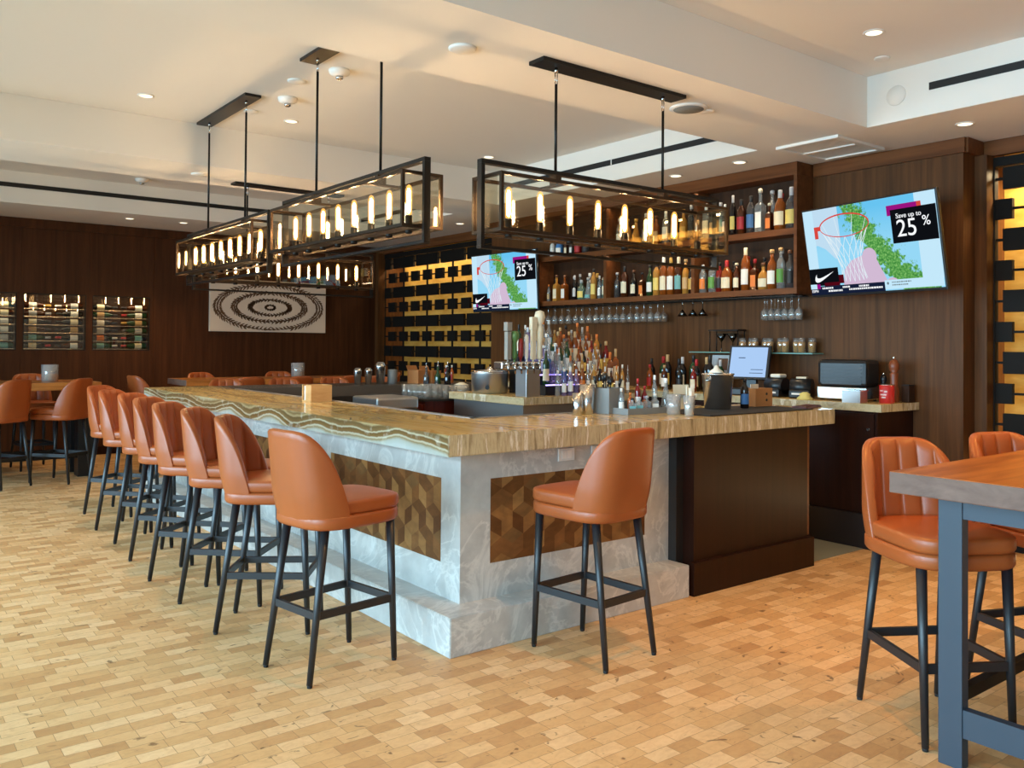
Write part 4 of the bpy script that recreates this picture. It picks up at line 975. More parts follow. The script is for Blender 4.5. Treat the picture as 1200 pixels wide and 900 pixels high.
# steel ice-well lid inside the left arm
o = thing('ice_well', 'brushed steel ice well standing inside the bar behind the left arm', 'ice bin', (3.85, 6.85, 0))
MB().box((-0.22, -0.24, 0), (0.22, 0.24, 0.93)).obj('body', 'undercounter', o)
MB().box((-0.20, -0.235, 0.931), (0.22, 0.24, 1.04), bev=0.02).obj('lid', 'brushed_steel', o)

# ------------------------------------------------------------------ things on the far arm
SHK = [(0.024, 0), (0.032, 0.002), (0.044, 0.14), (0.045, 0.15), (0.040, 0.155), (0.034, 0.17), (0.022, 0.18)]
def shaker(x, y, z, s, label, grp=None, tin=True):
    o = MB().lathe([(0.034, 0), (0.036, 0.002), (0.045, 0.165), (0.0435, 0.165), (0.034, 0.006), (0.004, 0.005)] if tin else SHK, 20, cap=not tin).obj('shaker_tin', 'steel', None, (x, y, z)); o.scale = (s, s, s); tag(o, label, 'shaker', grp); return o
for i, (x, h) in enumerate(((4.40, 1.0), (4.53, 1.0), (4.68, 1.35))): shaker(x, 8.42, Z+0.0005, h, 'steel shaker on the far bar arm, %s' % ['leftmost of the row', 'middle of the row', 'tallest of the row'][i], 'shakers on the far arm', False)
o = MB().lathe([(0.05, 0), (0.055, 0.003), (0.055, 0.15), (0.05, 0.158), (0.01, 0.16)], 20).obj('canister', 'grey_paint', None, (4.83, 8.42, Z+0.0005)); tag(o, 'dull grey canister right of the steel shakers on the far arm', 'canister')
for i, (x, y, w, d, h) in enumerate(((5.15, 8.40, 0.17, 0.16, 0.15), (5.36, 8.46, 0.16, 0.18, 0.14))):
    o = thing('cardboard_box', 'open brown cardboard box on the far bar arm, %s of two' % ('left' if i == 0 else 'right'), 'box', (x, y, Z+0.0005), 0.3)
    b = MB(); b.box((-w/2, -d/2, 0), (w/2, d/2, 0.004)); b.box((-w/2, -d/2, 0.004), (w/2, -d/2+0.004, h)); b.box((-w/2, d/2-0.004, 0.004), (w/2, d/2, h)); b.box((-w/2, -d/2+0.004, 0.004), (-w/2+0.004, d/2-0.004, h)); b.box((w/2-0.004, -d/2+0.004, 0.004), (w/2, d/2-0.004, h)); b.obj('carton', 'kraft', o)
    MB().prism([(-w/2, d/2, h), (w/2, d/2, h), (w/2, d/2+0.02, h+0.05), (-w/2, d/2+0.02, h+0.05)], (0, 0.003, 0)).obj('flap', 'kraft', o)
for i, (x, c) in enumerate(((5.52, 'orange'), (5.60, 'red'))):
    bottle(x, 8.38, Z+0.0005, 'slim', 'orange' if i else 'red', c, 'white', 0.2, '%s sauce beside the cardboard boxes' % ('right' if i else 'left'), 'sauce bottles on the far arm', 'cap', 0, 'bottle', 'sauce_bottle')

# wooden caddy on the left arm
o = thing('napkin_caddy', 'pale wooden napkin caddy on the inner edge of the left bar arm', 'caddy', (2.84, 6.09, Z+0.0005), 0.0)
b = MB(); b.box((-0.085, -0.08, 0), (0.085, 0.08, 0.008)); b.box((-0.085, -0.08, 0.008), (0.085, -0.07, 0.125)); b.box((-0.085, 0.07, 0.008), (0.085, 0.08, 0.125)); b.box((0.075, -0.07, 0.008), (0.085, 0.07, 0.125)); b.box((-0.085, -0.07, 0.008), (-0.075, 0.015, 0.125)); b.obj('box', 'bag_wood', o)
MB().box((-0.073, -0.065, 0.0085), (0.070, 0.065, 0.115)).obj('napkins', 'paper', o)

# ------------------------------------------------------------------ things on the right arm
z0 = Z+0.0008
shaker(3.70, 4.09, z0, 0.82, 'short steel shaker tin on the right bar arm, left of the tall one')
shaker(3.79, 4.10, z0, 1.13, 'tall steel shaker tin on the right bar arm')
o = thing('utensil_caddy', 'grey square caddy of black bar tools on the right bar arm', 'caddy', (3.94, 4.07, z0), 0.12)
b = MB(); w = 0.08
b.box((-w, -w, 0), (w, w, 0.006)); b.box((-w, -w, 0.006), (w, -w+0.006, 0.165)); b.box((-w, w-0.006, 0.006), (w, w, 0.165)); b.box((-w, -w+0.006, 0.006), (-w+0.006, w-0.006, 0.165)); b.box((w-0.006, -w+0.006, 0.006), (w, w-0.006, 0.165)); b.obj('box', 'grey_paint', o)
for i, (x, y, tx, ty, h) in enumerate(((-0.05, 0.02, -0.03, 0.02, 0.24), (-0.02, -0.03, 0.02, 0.0, 0.23), (0.02, 0.03, 0.01, 0.03, 0.25), (0.04, -0.02, 0.05, -0.02, 0.22), (0.0, 0.0, -0.01, 0.01, 0.26), (0.055, 0.04, 0.07, 0.05, 0.23))):
    b = MB().tube((x, y, 0.0065), (x+tx*0.8, y+ty*0.8, h*0.8), 0.004).tube((x+tx*0.8, y+ty*0.8, h*0.8), (x+tx, y+ty, h), 0.008, 0.013); b2 = b.obj('bar_tool', 'black_plastic', None, (3.94, 4.07, z0), 0.12); tag(b2, 'black bar tool standing in the grey caddy, %s from the left' % ORD[i], 'bar tool', 'black tools in the grey caddy')
o = thing('bottle_tray', 'low grey metal tray of mixers on the right bar arm', 'tray', (4.10, 3.93, z0), 0.0)
b = MB(); b.box((-0.19, -0.08, 0), (0.27, 0.06, 0.005)); b.box((-0.19, -0.08, 0.005), (0.27, -0.076, 0.04)); b.box((-0.19, 0.056, 0.005), (0.27, 0.06, 0.04)); b.box((-0.19, -0.076, 0.005), (-0.186, 0.056, 0.04)); b.box((0.266, -0.076, 0.005), (0.27, 0.056, 0.04)); b.obj('pan', 'grey_paint', o)
for i, (x, y, shp, g, lb, cp, h, ct) in enumerate(((3.945, 3.945, 'slim', 'clear', 'white', 'white', 0.16, 'cap'), (3.985, 3.885, 'square', 'clear', 'teal', 'black', 0.10, 'cap'), (4.05, 3.885, 'square', 'clear', 'teal', 'silver', 0.105, 'cap'), (4.03, 3.95, 'slim', 'orange', None, 'orange', 0.13, 'cap'), (4.10, 3.95, 'slim', 'red', 'white', 'red', 0.22, 'cap'), (4.125, 3.89, 'square', 'clear', None, 'silver', 0.11, 'cap'), (4.165, 3.95, 'slim', 'red', 'orange', 'red', 0.17, 'cap'), (4.20, 3.89, 'square', 'clear', 'white', 'white', 0.12, 'cap'), (4.255, 3.945, 'slim', 'clear', None, 'white', 0.24, 'cap'), (4.315, 3.90, 'cone', 'clear', None, 'white', 0.22, 'cap'))):
    bottle(x, y, z0+0.0055, shp, g, lb, cp, h, '%s along the grey mixer tray' % ORD[i], 'mixers in the grey tray', ct, 0.9, fat=0.9)
o = MB().lathe([(0.036, 0), (0.043, 0.003), (0.047, 0.13), (0.0455, 0.13), (0.036, 0.012), (0.004, 0.010)], 20, cap=False).obj('mixing_glass', 'pattern_glass', None, (4.20, 3.73, z0)); tag(o, 'cut-glass mixing glass at the right end of the mixer tray', 'glass')
o = thing('straw_cup', 'clear cup stuffed with wrapped straws and napkins at the mat edge', 'cup', (4.20, 3.60, z0))
MB().lathe([(0.026, 0), (0.028, 0.002), (0.040, 0.13), (0.039, 0.13), (0.024, 0.006)], 16, cap=False).obj('cup', 'pattern_glass', o)
b = MB(); rq = random.Random(5)
for i in range(12):
    a = rq.uniform(0, 6.28); r = rq.uniform(0, 0.018); b.tube((r*math.cos(a), r*math.sin(a), 0.008), (r*1.8*math.cos(a)+0.012, r*1.8*math.sin(a), rq.uniform(0.15, 0.2)), 0.0045, None, 6)
b.obj('straws', 'paper', o)
MB().lathe([(0.018, 0.007), (0.024, 0.05), (0.03, 0.075)], 12).obj('napkin_wad', 'cream', o)
o = MB().box((4.28, 3.50, z0), (5.40, 3.98, z0+0.006)).obj('bar_mat', 'rubber'); tag(o, 'long black rubber bar mat on the right bar arm', 'bar mat')
zm2 = z0+0.0065
b = MB(); b.lathe([(0.085, 0), (0.090, 0.004), (0.108, 0.235), (0.114, 0.24), (0.112, 0.246), (0.104, 0.24), (0.088, 0.012), (0.004, 0.010)], 28, cap=False)
o = b.obj('ice_bucket', 'bucket_steel', None, (4.80, 3.86, zm2)); tag(o, 'polished steel wine bucket on the black bar mat', 'bucket')
MB().lathe([(0.102, 0.20), (0.08, 0.235), (0.02, 0.25)], 16).obj('bucket_contents', 'rubber', o)
for sgn in (-1, 1): MB().tube((sgn*0.105, -0.02, 0.20), (sgn*0.125, 0, 0.20), 0.006).tube((sgn*0.125, 0, 0.20), (sgn*0.105, 0.02, 0.20), 0.006).obj('handle', 'steel', o)
o = thing('bottle_crate_napkins', 'crumpled white napkin on top of the steel wine bucket', 'napkin', (4.76, 3.84, zm2+0.2505))
MB().lathe([(0.05, 0.0), (0.045, 0.012), (0.02, 0.03), (0.012, 0.05), (0.003, 0.052)], 9).obj('cloth_peak', 'paper', o); o.name = 'napkin'
bottle(5.02, 3.80, zm2, 'bourbon', 'dark', 'blue', 'black', 0.21, 'small one right of the steel wine bucket', None, 'cap', 0.9)
o = thing('condiment_caddy', 'small brown wooden caddy with round cut-outs on the bar mat', 'caddy', (5.30, 3.90, zm2), 0.0)
b = MB(); b.box((-0.10, -0.06, 0), (0.10, 0.06, 0.008)); b.box((-0.10, -0.06, 0.008), (0.10, -0.052, 0.13)); b.box((-0.10, 0.052, 0.008), (0.10, 0.06, 0.13)); b.box((-0.10, -0.052, 0.008), (-0.092, 0.052, 0.13)); b.box((0.092, -0.052, 0.008), (0.10, 0.052, 0.13)); b.obj('box', 'kraft', o)
MB().tube((0.03, -0.0625, 0.09), (0.03, -0.0605, 0.09), 0.010).tube((0.03, -0.0625, 0.045), (0.03, -0.0605, 0.045), 0.010).obj('cut_outs', 'rubber', o)
o = MB().box((-0.045, -0.003, 0), (0.045, 0.003, 0.15)).obj('card', 'paper', None, (5.28, 3.91, zm2+0.0085), 0.0); tag(o, 'tan and white card standing in the brown caddy', 'card')
o = thing('table_sign', 'cream printed card standing left of the wine bucket', 'sign', (4.62, 4.02, z0), -0.4)
MB().prism([(-0.06, 0, 0), (0.06, 0, 0), (0.055, 0.02, 0.17), (-0.065, 0.02, 0.17)], (0, 0.003, 0)).obj('card', 'cream', o)
MB().box((-0.04, -0.003, 0.10), (0.03, 0.013, 0.102)).box((-0.04, -0.003, 0.085), (0.02, 0.011, 0.087)).obj('print_lines', 'print_brown', o)
o = thing('check_presenter', 'dark red leather menu folder lying at the right end of the bar', 'menu', (5.50, 3.62, z0), 0.25)
MB().box((-0.16, -0.055, 0.0), (0.16, 0.055, 0.012), bev=0.003).obj('cover', 'menu_red', o); MB().box((-0.152, -0.05, 0.0121), (0.152, 0.05, 0.018)).obj('flap', 'menu_red', o)

# ------------------------------------------------------------------ back counter things
zc = ZB+0.0005
for i, y in enumerate((5.91, 5.80, 5.70, 5.60, 5.51, 5.42, 5.34, 5.26, 5.18, 5.10)):
    bottle(6.33+0.05*(i % 2), y, zc, 'wine', ('dark', 'green', 'dark', 'dark')[i % 4], (None, 'cream', 'yellow', None, 'white')[i % 5], ('black', 'red', 'tan', 'black', 'silver')[i % 5], 0.30+0.02*(i % 3), '%s from left in wine line-up behind bucket' % ORD[i], 'wine bottles on the back counter', 'capsule', 0, 'wine bottle', 'wine_bottle')
for i, (y, lb, cp) in enumerate(((5.85, 'red', 'red'), (5.66, 'white', 'tan'), (5.47, 'black', 'black'), (5.30, 'cream', 'brown'))):
    bottle(6.24, y, zc, 'bourbon', ('amber', 'dark amber', 'dark', 'red')[i], lb, cp, 0.24, '%s from left of short ones before wine' % ORD[i], 'short bottles before the wine', 'cap')
o = thing('picture_card', 'grey printed card leaning behind the wine bottles', 'card', (6.5, 5.22, zc), 0)
MB().prism([(0, -0.11, 0), (0, 0.11, 0), (0.05, 0.11, 0.34), (0.05, -0.11, 0.34)], (0.004, 0, 0)).obj('board', 'print_silver', o); MB().prism([(0.028, -0.08, 0.2), (0.028, 0.03, 0.2), (0.044, 0.03, 0.31), (0.044, -0.08, 0.31)], (-0.0035, 0, 0)).obj('print_patch', 'print_brown', o)
emit('till_screen', sr(168, 200, 240), 1.05); emit('till_line', sr(70, 90, 130), 0.6)
o = thing('till_terminal', 'touchscreen till terminal with lit pale blue screen on the back counter', 'till', (6.27, 4.70, zc), 0.0)
o.rotation_euler = (0, 0, 0.25)
MB().box((-0.12, -0.13, 0), (0.12, 0.13, 0.06), bev=0.01).obj('base', 'black_plastic', o); MB().box((0.03, -0.05, 0.0605), (0.07, 0.05, 0.2)).obj('neck', 'black_plastic', o)
hd = MB(); hd.prism([(-0.05, -0.185, 0.14), (-0.05, 0.185, 0.14), (0.03, 0.185, 0.43), (0.03, -0.185, 0.43)], (0.03, 0, -0.008)); hd = hd.obj('display_housing', 'black_plastic', o)
MB().prism([(-0.0495, -0.165, 0.158), (-0.0495, 0.165, 0.158), (0.0235, 0.165, 0.415), (0.0235, -0.165, 0.415)], (-0.004, 0, 0.001)).obj('screen', 'till_screen', hd)
MB().prism([(-0.035, -0.14, 0.19), (-0.035, -0.02, 0.19), (-0.0335, -0.02, 0.195), (-0.0335, -0.14, 0.195)], (-0.012, 0, 0)).prism([(-0.028, -0.14, 0.22), (-0.028, -0.03, 0.22), (-0.0265, -0.03, 0.225), (-0.0265, -0.14, 0.225)], (-0.012, 0, 0)).prism([(0.0, 0.03, 0.32), (0.0, 0.09, 0.32), (0.002, 0.09, 0.327), (0.002, 0.03, 0.327)], (-0.012, 0, 0)).obj('screen_lines', 'till_line', hd)
def printer(x, y, label, tilt, m='black_plastic'):
    o = thing('receipt_printer', label, 'printer', (x, y, zc), tilt)
    MB().box((-0.10, -0.085, 0), (0.10, 0.085, 0.07), bev=0.012).obj('base', m, o)
    b = MB(); b.tube((0, -0.085, 0.09), (0, 0.085, 0.09), 0.07, None, 20); b.obj('cover', m, o)
    MB().box((-0.104, -0.06, 0.03), (-0.1005, 0.06, 0.045)).obj('label_bar', 'white_plastic', o); return o
p1 = printer(6.28, 4.42, 'black receipt printer directly right of the till screen', 0.0)
p2 = printer(6.27, 4.17, 'dark receipt printer with paper curl, left of the toaster', 0.35)
MB().box((-0.03, -0.04, 0.161), (0.05, 0.04, 0.175)).obj('paper_curl', 'cream', p2)
o = MB().box((-0.05, -0.05, 0), (0.05, 0.05, 0.03), bev=0.01).obj('paper_slips', 'paper', None, (6.30, 4.42, zc+0.1605)); tag(o, 'stack of white paper slips on the left receipt printer', 'paper')
o = MB().lathe([(0.075, 0), (0.08, 0.01), (0.05, 0.03), (0.055, 0.045), (0.02, 0.06)], 9).obj('yellow_cloth', 'yellow_cloth', None, (6.10, 4.03, zc)); o.scale = (0.8, 0.8, 1.0); tag(o, 'crumpled yellow cloth between the printer and the toaster', 'cloth')
t = thing('toaster', 'black toaster with steel base band and ribbed front on the back counter', 'toaster', (6.33, 3.79, zc), 0.12)
MB().box((-0.13, -0.20, 0.012), (0.13, 0.20, 0.11), bev=0.008).obj('steel_base', 'steel', t); MB().box((-0.13, -0.20, 0.1105), (0.13, 0.20, 0.325), bev=0.03).obj('housing', 'black_plastic', t)
b = MB()
for i in range(6): b.box((-0.134, -0.16, 0.13+i*0.028), (-0.1305, 0.16, 0.142+i*0.028))
b.obj('front_ribs', 'leg_metal', t)
for sx in (-0.1, 0.1):
    for sy in (-0.17, 0.17): MB().tube((sx, sy, 0), (sx, sy, 0.0118), 0.015).obj('foot', 'rubber', t)
o = MB().box((0, 0, 0), (0.10, 0.15, 0.09)).obj('steel_pan', 'brushed_steel', None, (6.06, 3.53, zc)); tag(o, 'small square steel pan before the toaster', 'pan')
b = bpy.data.objects  # (pan rim)
MB().box((-0.006, -0.006, 0.0901), (0.106, 0.156, 0.096)).obj('rim', 'steel', o)
MILL = [(0.026, 0), (0.028, 0.004), (0.028, 0.07), (0.020, 0.10), (0.024, 0.16), (0.024, 0.165), (0.016, 0.17), (0.028, 0.19), (0.029, 0.215), (0.018, 0.24), (0.006, 0.245)]
def mill(x, y, z, s, mat, label):
    o = MB().lathe(MILL, 18).obj('pepper_mill', mat, None, (x, y, z)); o.scale = (s, s, s); tag(o, label, 'pepper mill'); MB().lathe([(0.006, 0.2455), (0.010, 0.252), (0.008, 0.262), (0.002, 0.266)], 12).obj('top_knob', 'steel', o)
mill(6.42, 3.545, zc, 0.85, 'black_plastic', 'black pepper mill right of the toaster')
mill(6.42, 3.46, zc, 1.35, 'pepper_wood', 'tall brown wooden pepper mill behind the red tin')
o = MB().lathe([(0.052, 0), (0.054, 0.002), (0.054, 0.135), (0.052, 0.137)], 24).obj('red_tin', 'can_red', None, (6.26, 3.43, zc)); tag(o, 'red tin with white print on the counter end', 'tin')
b = MB()
for a0, a1, z in ((2.6, 3.1, 0.09), (3.3, 3.7, 0.085), (2.7, 3.6, 0.06), (2.9, 3.5, 0.04)):
    pts = 8
    for i in range(pts):
        t0 = a0+(a1-a0)*i/pts; t1 = a0+(a1-a0)*(i+0.6)/pts; R_ = 0.0546
        b.poly([(R_*math.cos(t0), R_*math.sin(t0), z), (R_*math.cos(t1), R_*math.sin(t1), z), (R_*math.cos(t1), R_*math.sin(t1), z+0.01), (R_*math.cos(t0), R_*math.sin(t0), z+0.01)])
b.obj('white_print', 'white_plastic', o)
MB().lathe([(0.052, 0.1372), (0.05, 0.142), (0.003, 0.142)], 20).obj('lid', 'steel', o)
o = MB().box((0, 0, 0), (0.09, 0.06, 0.13), bev=0.004).obj('spice_box', 'niche_wood', None, (6.46, 3.362, zc)); tag(o, 'small dark box behind the red tin at the wall', 'box')
MB().box((-0.001, -0.001, 0.1305), (0.091, 0.061, 0.136)).obj('lid', 'rubber', o)

# ------------------------------------------------------------------ televisions
for n, c, s in (('tv_sky', (120, 206, 244), 1.0), ('tv_pale', (196, 232, 250), 1.0), ('tv_board', (196, 226, 246), 0.95), ('tv_green', (74, 150, 70), 0.8), ('tv_rim', (226, 76, 66), 0.9), ('tv_net', (226, 240, 246), 1.0), ('tv_pink', (214, 190, 216), 0.95), ('tv_magenta', (170, 22, 140), 0.8), ('tv_black', (20, 22, 28), 0.6), ('tv_white', (250, 252, 255), 1.0), ('tv_navy', (28, 38, 66), 0.7), ('tv_wine', (96, 12, 28), 0.7), ('tv_grey', (120, 140, 150), 0.8), ('tv_yellow', (230, 200, 80), 0.9)):
    emit(n, sr(*c), s)
def tv_scene():
    m, t, out = nt('tv_scene'); e = t.nodes.new('ShaderNodeEmission'); t.links.new(e.outputs[0], out.inputs[0])
    tc = t.nodes.new('ShaderNodeTexCoord'); sp = t.nodes.new('ShaderNodeSeparateXYZ'); t.links.new(tc.outputs['Object'], sp.inputs[0])
    x, z = sp.outputs[0], sp.outputs[2]
    f = noise(t, tc.outputs['Object'], 17, 6, 0.7); g = noise(t, tc.outputs['Object'], 60, 3, 0.6)
    cur = math_(t, 'ADD', math_(t, 'MULTIPLY_ADD', z, -0.835, 0.075), math_(t, 'MULTIPLY', math_(t, 'MULTIPLY', z, z), 0.573))
    d = math_(t, 'SUBTRACT', math_(t, 'MULTIPLY_ADD', z, -0.10, 0.13), math_(t, 'ABSOLUTE', math_(t, 'SUBTRACT', x, cur)))
    mk = math_(t, 'ADD', d, math_(t, 'MULTIPLY_ADD', f, 0.55, -0.275))
    k = ramp(t, mk, [(0.0, (0, 0, 0)), (0.03, (1, 1, 1))])
    gr = ramp(t, g, [(0.3, sr(40, 104, 52)), (0.5, sr(86, 160, 74)), (0.7, sr(150, 206, 120))])
    sky = ramp(t, z, [(0.0, sr(150, 216, 246)), (0.3, sr(104, 196, 240))])
    t.links.new(mixc(t, k, sky, gr), e.inputs[0]); M['tv_scene'] = m
tv_scene()
TXT = {'a': text_mesh('Save up to', 0.050, 'tv_white'), 'b': text_mesh('25', 0.175, 'tv_white'), 'c': text_mesh('%', 0.10, 'tv_white'), 'd': text_mesh('ESPN', 0.030, 'tv_white')}
def television(x, y, z, yaw, tilt, label, wallx):
    n = Vector((-math.cos(yaw)*math.cos(tilt), -math.sin(yaw)*math.cos(tilt), -math.sin(tilt))); r = Vector((math.sin(yaw), -math.cos(yaw), 0)); u = n.cross(r)
    if u.z < 0: u = -u
    t = thing('television', label, 'television', (x, y, z))
    t.rotation_euler = Matrix(((r.x, -n.x, u.x), (r.y, -n.y, u.y), (r.z, -n.z, u.z))).to_euler()
    w, h = 1.21, 0.68
    MB().box((-w/2-0.012, 0.002, -h/2-0.02), (w/2+0.012, 0.03, h/2+0.012), bev=0.004).obj('bezel', 'black_plastic', t)
    MB().box((-w/2+0.15, 0.0305, -h/2-0.01), (w/2-0.15, 0.07, h/2-0.15), bev=0.01).obj('back_shell', 'black_plastic', t)
    Tm = Matrix.Translation((x, y, z)) @ t.rotation_euler.to_matrix().to_4x4(); bp_ = Tm @ Vector((0, 0.0705, -0.08))
    wm = MB().box((wallx-0.014, bp_.y-0.12, bp_.z-0.14), (wallx-0.001, bp_.y+0.12, bp_.z+0.14)).bar((bp_.x+0.005, bp_.y, bp_.z), (wallx-0.0142, bp_.y, bp_.z), 0.05, 0.06).obj('wall_mount', 'black_metal', t)
    wm.matrix_basis = Tm.inverted()
    lev = [0]
    def P2(a, b_): return ((a-0.5)*w, -0.0008*lev[0], (0.5-b_)*h)
    scr = MB().poly([((a-0.5)*w, 0.0, (0.5-b_)*h) for a, b_ in ((0, 0), (1, 0), (1, 1), (0, 1))]).obj('screen', 'tv_scene', t)
    def pic(name, m, *polys):
        lev[0] += 1
        if len(polys) <= 4:
            for p in polys: o = MB().poly([P2(*q) for q in p]).obj(name, m, scr)
            return o
        b = MB()
        for p in polys: b.poly([P2(*q) for q in p])
        return b.obj(name, m, scr)
    R = lambda a, b_, c, d_: [(a, b_), (c, b_), (c, d_), (a, d_)]
    blob = lambda cx, cy, rx, ry, n=20: [(cx+rx*math.cos(2*PI*i/n), cy+ry*math.sin(2*PI*i/n)) for i in range(n)]
    pic('screen_marking', 'tv_board', [(0.0, 0.0), (0.29, 0.0), (0.29, 0.45), (0.24, 0.60), (0.16, 0.47), (0.10, 0.42), (0.0, 0.42)])
    pic('screen_marking', 'tv_pale', R(0, 0, 0.085, 0.72), R(0.86, 0, 1, 0.9), R(0.9, 0.0, 1.0, 0.9))
    pic('screen_marking', 'tv_pink', blob(0.50, 0.61, 0.055, 0.10), [(0.46, 0.66), (0.55, 0.64), (0.63, 0.95), (0.50, 0.95)], [(0.30, 0.72), (0.36, 0.63), (0.46, 0.58), (0.52, 0.80), (0.52, 0.95), (0.27, 0.95)], blob(0.65, 0.92, 0.045, 0.06))
    net = []
    def seg(a, b_, c, d_, wd=0.005):
        dx, dy = (c-a)*w, (d_-b_)*h; l = math.hypot(dx, dy); nx, ny = -dy/l*wd/2, dx/l*wd/2
        return [(a+nx/w, b_+ny/h), (c+nx/w, d_+ny/h), (c-nx/w, d_-ny/h), (a-nx/w, b_-ny/h)]
    lv = [(0.33, 0.22, 0.195, 0.13), (0.335, 0.42, 0.135, 0.05), (0.345, 0.56, 0.10, 0.035), (0.36, 0.70, 0.085, 0.03), (0.37, 0.84, 0.10, 0.03)]
    for q in range(4):
        A_, B2 = lv[q], lv[q+1]
        for i in range(8):
            a0 = PI*(i+0.5*(q % 2))/8
            for dl in (-0.5, 0.5):
                a1 = a0+dl*PI/8
                net.append(seg(A_[0]-A_[2]*math.cos(a0), A_[1]+A_[3]*math.sin(a0), B2[0]-B2[2]*math.cos(a1), B2[1]+B2[3]*math.sin(a1), 0.005))
    for i in range(4):
        a0 = PI*(i+0.5)/4; net.append(seg(0.33-0.19*math.cos(a0), 0.22-0.125*math.sin(a0), 0.335-0.12*math.cos(a0), 0.42-0.02*math.sin(a0), 0.004))
    pic('screen_marking', 'tv_net', *net)
    rim = []
    N = 40
    for i in range(N):
        a0, a1 = 2*PI*i/N, 2*PI*(i+1)/N; th = 0.010 if math.sin(a0) < 0 else 0.006
        rim.append([(0.33+0.20*math.cos(a0), 0.22+0.135*math.sin(a0)), (0.33+0.20*math.cos(a1), 0.22+0.135*math.sin(a1)), (0.33+(0.20-th)*math.cos(a1), 0.22+(0.135-th*1.7)*math.sin(a1)), (0.33+(0.20-th)*math.cos(a0), 0.22+(0.135-th*1.7)*math.sin(a0))])
    pic('screen_marking', 'tv_rim', *rim, R(0.085, 0.20, 0.14, 0.25), R(0.085, 0.25, 0.115, 0.34))
    pic('screen_marking', 'tv_magenta', R(0.665, 0.09, 0.90, 0.15), R(0.665, 0.09, 0.70, 0.20))
    pic('screen_marking', 'tv_rim', R(0.875, 0.09, 0.905, 0.15))
    pic('screen_marking', 'tv_black', R(0.69, 0.14, 1.0, 0.50), R(0.0, 0.69, 0.245, 0.895))
    pic('screen_marking', 'tv_wine', R(0.245, 0.78, 0.285, 0.88), R(0.12, 0.86, 0.25, 0.905))
    pic('screen_marking', 'tv_navy', R(0.0, 0.90, 0.595, 1.0))
    pic('screen_marking', 'tv_pale', R(0.0, 0.873, 0.055, 0.93), R(0.595, 0.885, 1.0, 0.985))
    pic('screen_marking', 'tv_magenta', R(0.055, 0.873, 0.085, 0.93))
    # swoosh
    up = [(0.066, 0.752), (0.052, 0.788), (0.047, 0.818), (0.051, 0.842), (0.064, 0.853), (0.084, 0.849), (0.11, 0.830), (0.16, 0.785), (0.212, 0.732), (0.155, 0.770), (0.115, 0.794), (0.09, 0.804), (0.073, 0.803), (0.064, 0.792), (0.063, 0.772)]
    pic('screen_emblem', 'tv_white', up)
    tk = []
    rq = random.Random(11)
    for a0, a1, yy in ((0.10, 0.19, 0.915), (0.27, 0.33, 0.915), (0.40, 0.47, 0.915), (0.15, 0.26, 0.95), (0.32, 0.57, 0.945)):
        a = a0
        while a < a1: wq = rq.uniform(0.006, 0.016); tk.append(R(a, yy, a+wq, yy+0.02)); a += wq+0.004
    pic('ticker_marks', 'tv_white', *tk)
    tk = []
    for a0, a1, yy in ((0.65, 0.78, 0.905), (0.65, 0.76, 0.935)):
        a = a0
        while a < a1: wq = rq.uniform(0.006, 0.014); tk.append(R(a, yy, a+wq, yy+0.013)); a += wq+0.004
    pic('ticker_marks', 'tv_grey', *tk, blob(0.62, 0.92, 0.008, 0.016, 10))
    for k_, px, py in (('a', 0.82, 0.215), ('b', 0.80, 0.355), ('c', 0.935, 0.30), ('d', 0.04, 0.955)):
        o = link('screen_lettering', TXT[k_], scr, ((px-0.5)*w, -0.016, (0.5-py)*h)); o.rotation_euler = (PI/2, 0, 0)
television(6.079, 3.478, 2.271, -0.193, 0.176, 'large wall television on the right, above the toaster, showing a basketball hoop', XW)
television(6.249, 8.259, 2.275, 0.037, 0.059, 'wall television on the left, beyond the bottle case, showing the same basketball hoop', XW)

# ------------------------------------------------------------------ wreath picture
art = thing('wreath_picture', 'wide pale picture printed with brown concentric leaf wreaths on the far wall', 'picture', (5.055, YF-0.02, 2.05))
MB().box((-0.905, -0.02, -0.37), (0.905, 0.03, 0.40), bev=0.003).obj('canvas', 'art_paper', art)
b = MB(); rq = random.Random(9)
def leaf(cx, cz, ang, l, wd):
    pts = []
    for t, k in ((0, 0), (0.25, 0.8), (0.5, 1), (0.75, 0.7), (1, 0), (0.75, -0.7), (0.5, -1), (0.25, -0.8)):
        u, v = (t-0.5)*l, k*wd/2; pts.append((cx+u*math.cos(ang)-v*math.sin(ang), -0.0205, cz+u*math.sin(ang)+v*math.cos(ang)))
    if all(abs(p[0]) < 0.895 and -0.36 < p[2] < 0.39 for p in pts): b.poly(pts)
for rx, rz, n, l in ((0.80, 0.335, 76, 0.12), (0.55, 0.215, 54, 0.11), (0.31, 0.115, 34, 0.10), (0.07, 0.035, 12, 0.06)):
    for i in range(n):
        a = 2*PI*i/n
        for s in (-1, 0, 1):
            rr_ = 1+s*0.055*(0.8/rx)**0.35; cx, cz = rx*rr_*math.cos(a+s*0.02), rz*rr_*math.sin(a+s*0.02)
            ta = math.atan2(rz*math.cos(a), -rx*math.sin(a))+s*0.6*(1 if math.cos(a) > 0 else -1)+rq.uniform(-0.25, 0.25)
            leaf(cx, cz+0.0, ta, l*rq.uniform(0.55, 0.85), 0.024*rq.uniform(0.7, 1.2))
b.obj('printed_wreaths', 'art_ink', art)

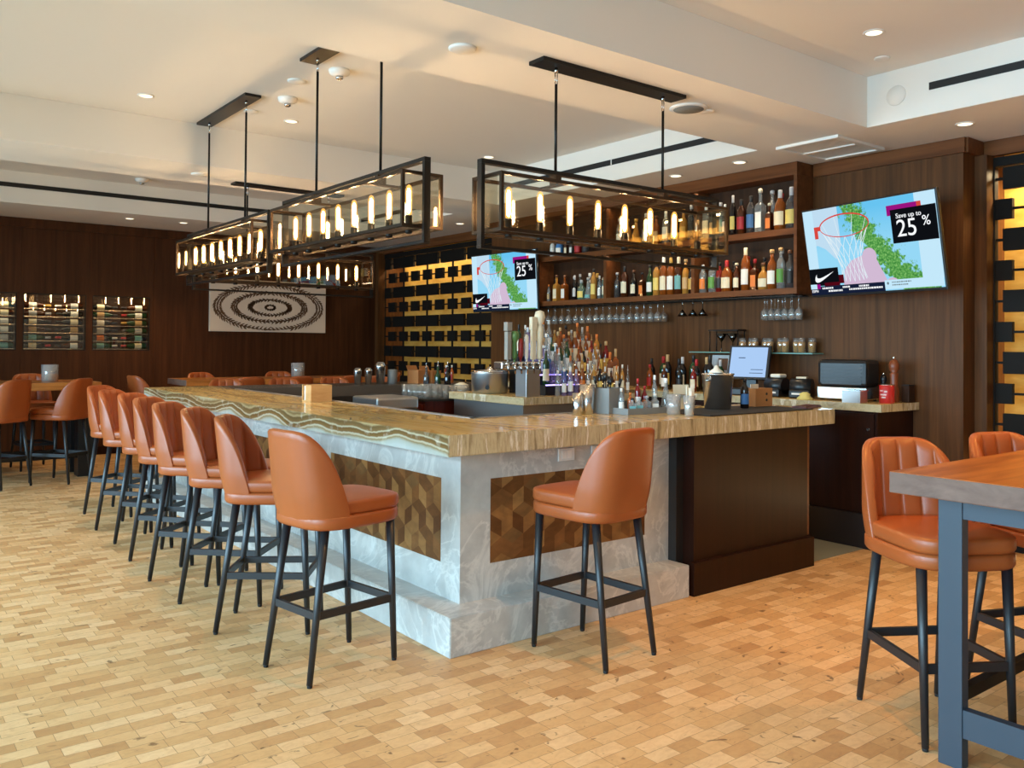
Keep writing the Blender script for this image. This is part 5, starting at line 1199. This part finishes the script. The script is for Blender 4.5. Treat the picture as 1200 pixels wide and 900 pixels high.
# ------------------------------------------------------------------ wine cabinets in the far wall
WB = [(0.036, 0), (0.038, 0.004), (0.038, 0.19), (0.033, 0.215), (0.016, 0.245), (0.0145, 0.25), (0.0145, 0.32)]
wine_body = {g: MB().lathe(WB, 14).mesh('wine_bottle', GL[g]) for g in ('dark', 'green', 'dark amber')}
wine_lab = {c: MB().lathe([(0.0385, 0.06), (0.0385, 0.15)], 14, cap=False).mesh('label', 'print_'+c) for c in ('cream', 'white', 'teal', 'orange', 'silver', 'red', 'tan', 'blue')}
wine_cap = {c: MB().lathe([(0.0155, 0.255), (0.0155, 0.321), (0.012, 0.323)], 10).mesh('capsule', 'print_'+c) for c in ('red', 'black', 'gold', 'silver')}
CN = ['left wine niche, cut by the picture edge', 'middle wine niche', 'right wine niche']
rq = random.Random(21)
for ci, (xa, xb) in enumerate(NX):
    c = thing('wine_cabinet', 'glass-fronted %s in the far wall' % CN[ci], 'wine cabinet', ((xa+xb)/2, YF, NZ[0]))
    hw = (xb-xa)/2; hh = NZ[1]-NZ[0]
    b = MB(); b.box((-hw, 0.005, 0), (-hw+0.012, 0.03, hh)); b.box((hw-0.012, 0.005, 0), (hw, 0.03, hh)); b.box((-hw+0.012, 0.005, 0), (hw-0.012, 0.03, 0.012)); b.box((-hw+0.012, 0.005, hh-0.012), (hw-0.012, 0.03, hh)); b.obj('frame', 'black_metal', c)
    MB().box((-hw+0.012, 0.014, 0.012), (hw-0.012, 0.018, hh-0.012)).obj('glass_door', 'pane_glass', c)
    for i in range(6):
        z = 0.015+0.105*i
        b = MB(); b.box((-hw+0.013, 0.05, z), (hw-0.013, 0.062, z+0.008)); b.box((-hw+0.013, 0.19, z), (hw-0.013, 0.202, z+0.008)); b.obj('bottle_rail', 'steel', c)
        if i < 6:
            for j, (sx, dr) in enumerate(((-hw+0.02, 1), (hw-0.02, -1))):
                g = rq.choice(['dark', 'dark', 'green', 'dark amber']); lb = rq.choice(['cream', 'white', 'white', 'teal', 'silver', 'orange' if ci == 2 else 'cream', 'tan']); cp = rq.choice(['red', 'black', 'gold', 'silver', 'black'])
                o = link('wine_bottle', wine_body[g], None, ((xa+xb)/2+sx, YF+0.126, NZ[0]+z+0.0475)); o.rotation_euler = (0, dr*PI/2, 0)
                tag(o, '%s wine bottle, %s label, in %s, %s shelf up, %s side' % (g, lb, ['left niche', 'middle niche', 'right niche'][ci], ORD[i], 'left' if j == 0 else 'right'), 'wine bottle', 'wine bottles lying in the wall niches')
                link('label', wine_lab[lb], o); link('capsule', wine_cap[cp], o)
    area_light('niche_lamp', ((xa+xb)/2, YF+0.04, NZ[1]-0.02), (0.4, 0, 0), hw*1.7, 0.02, 1.3, (1.0, 0.85, 0.6))
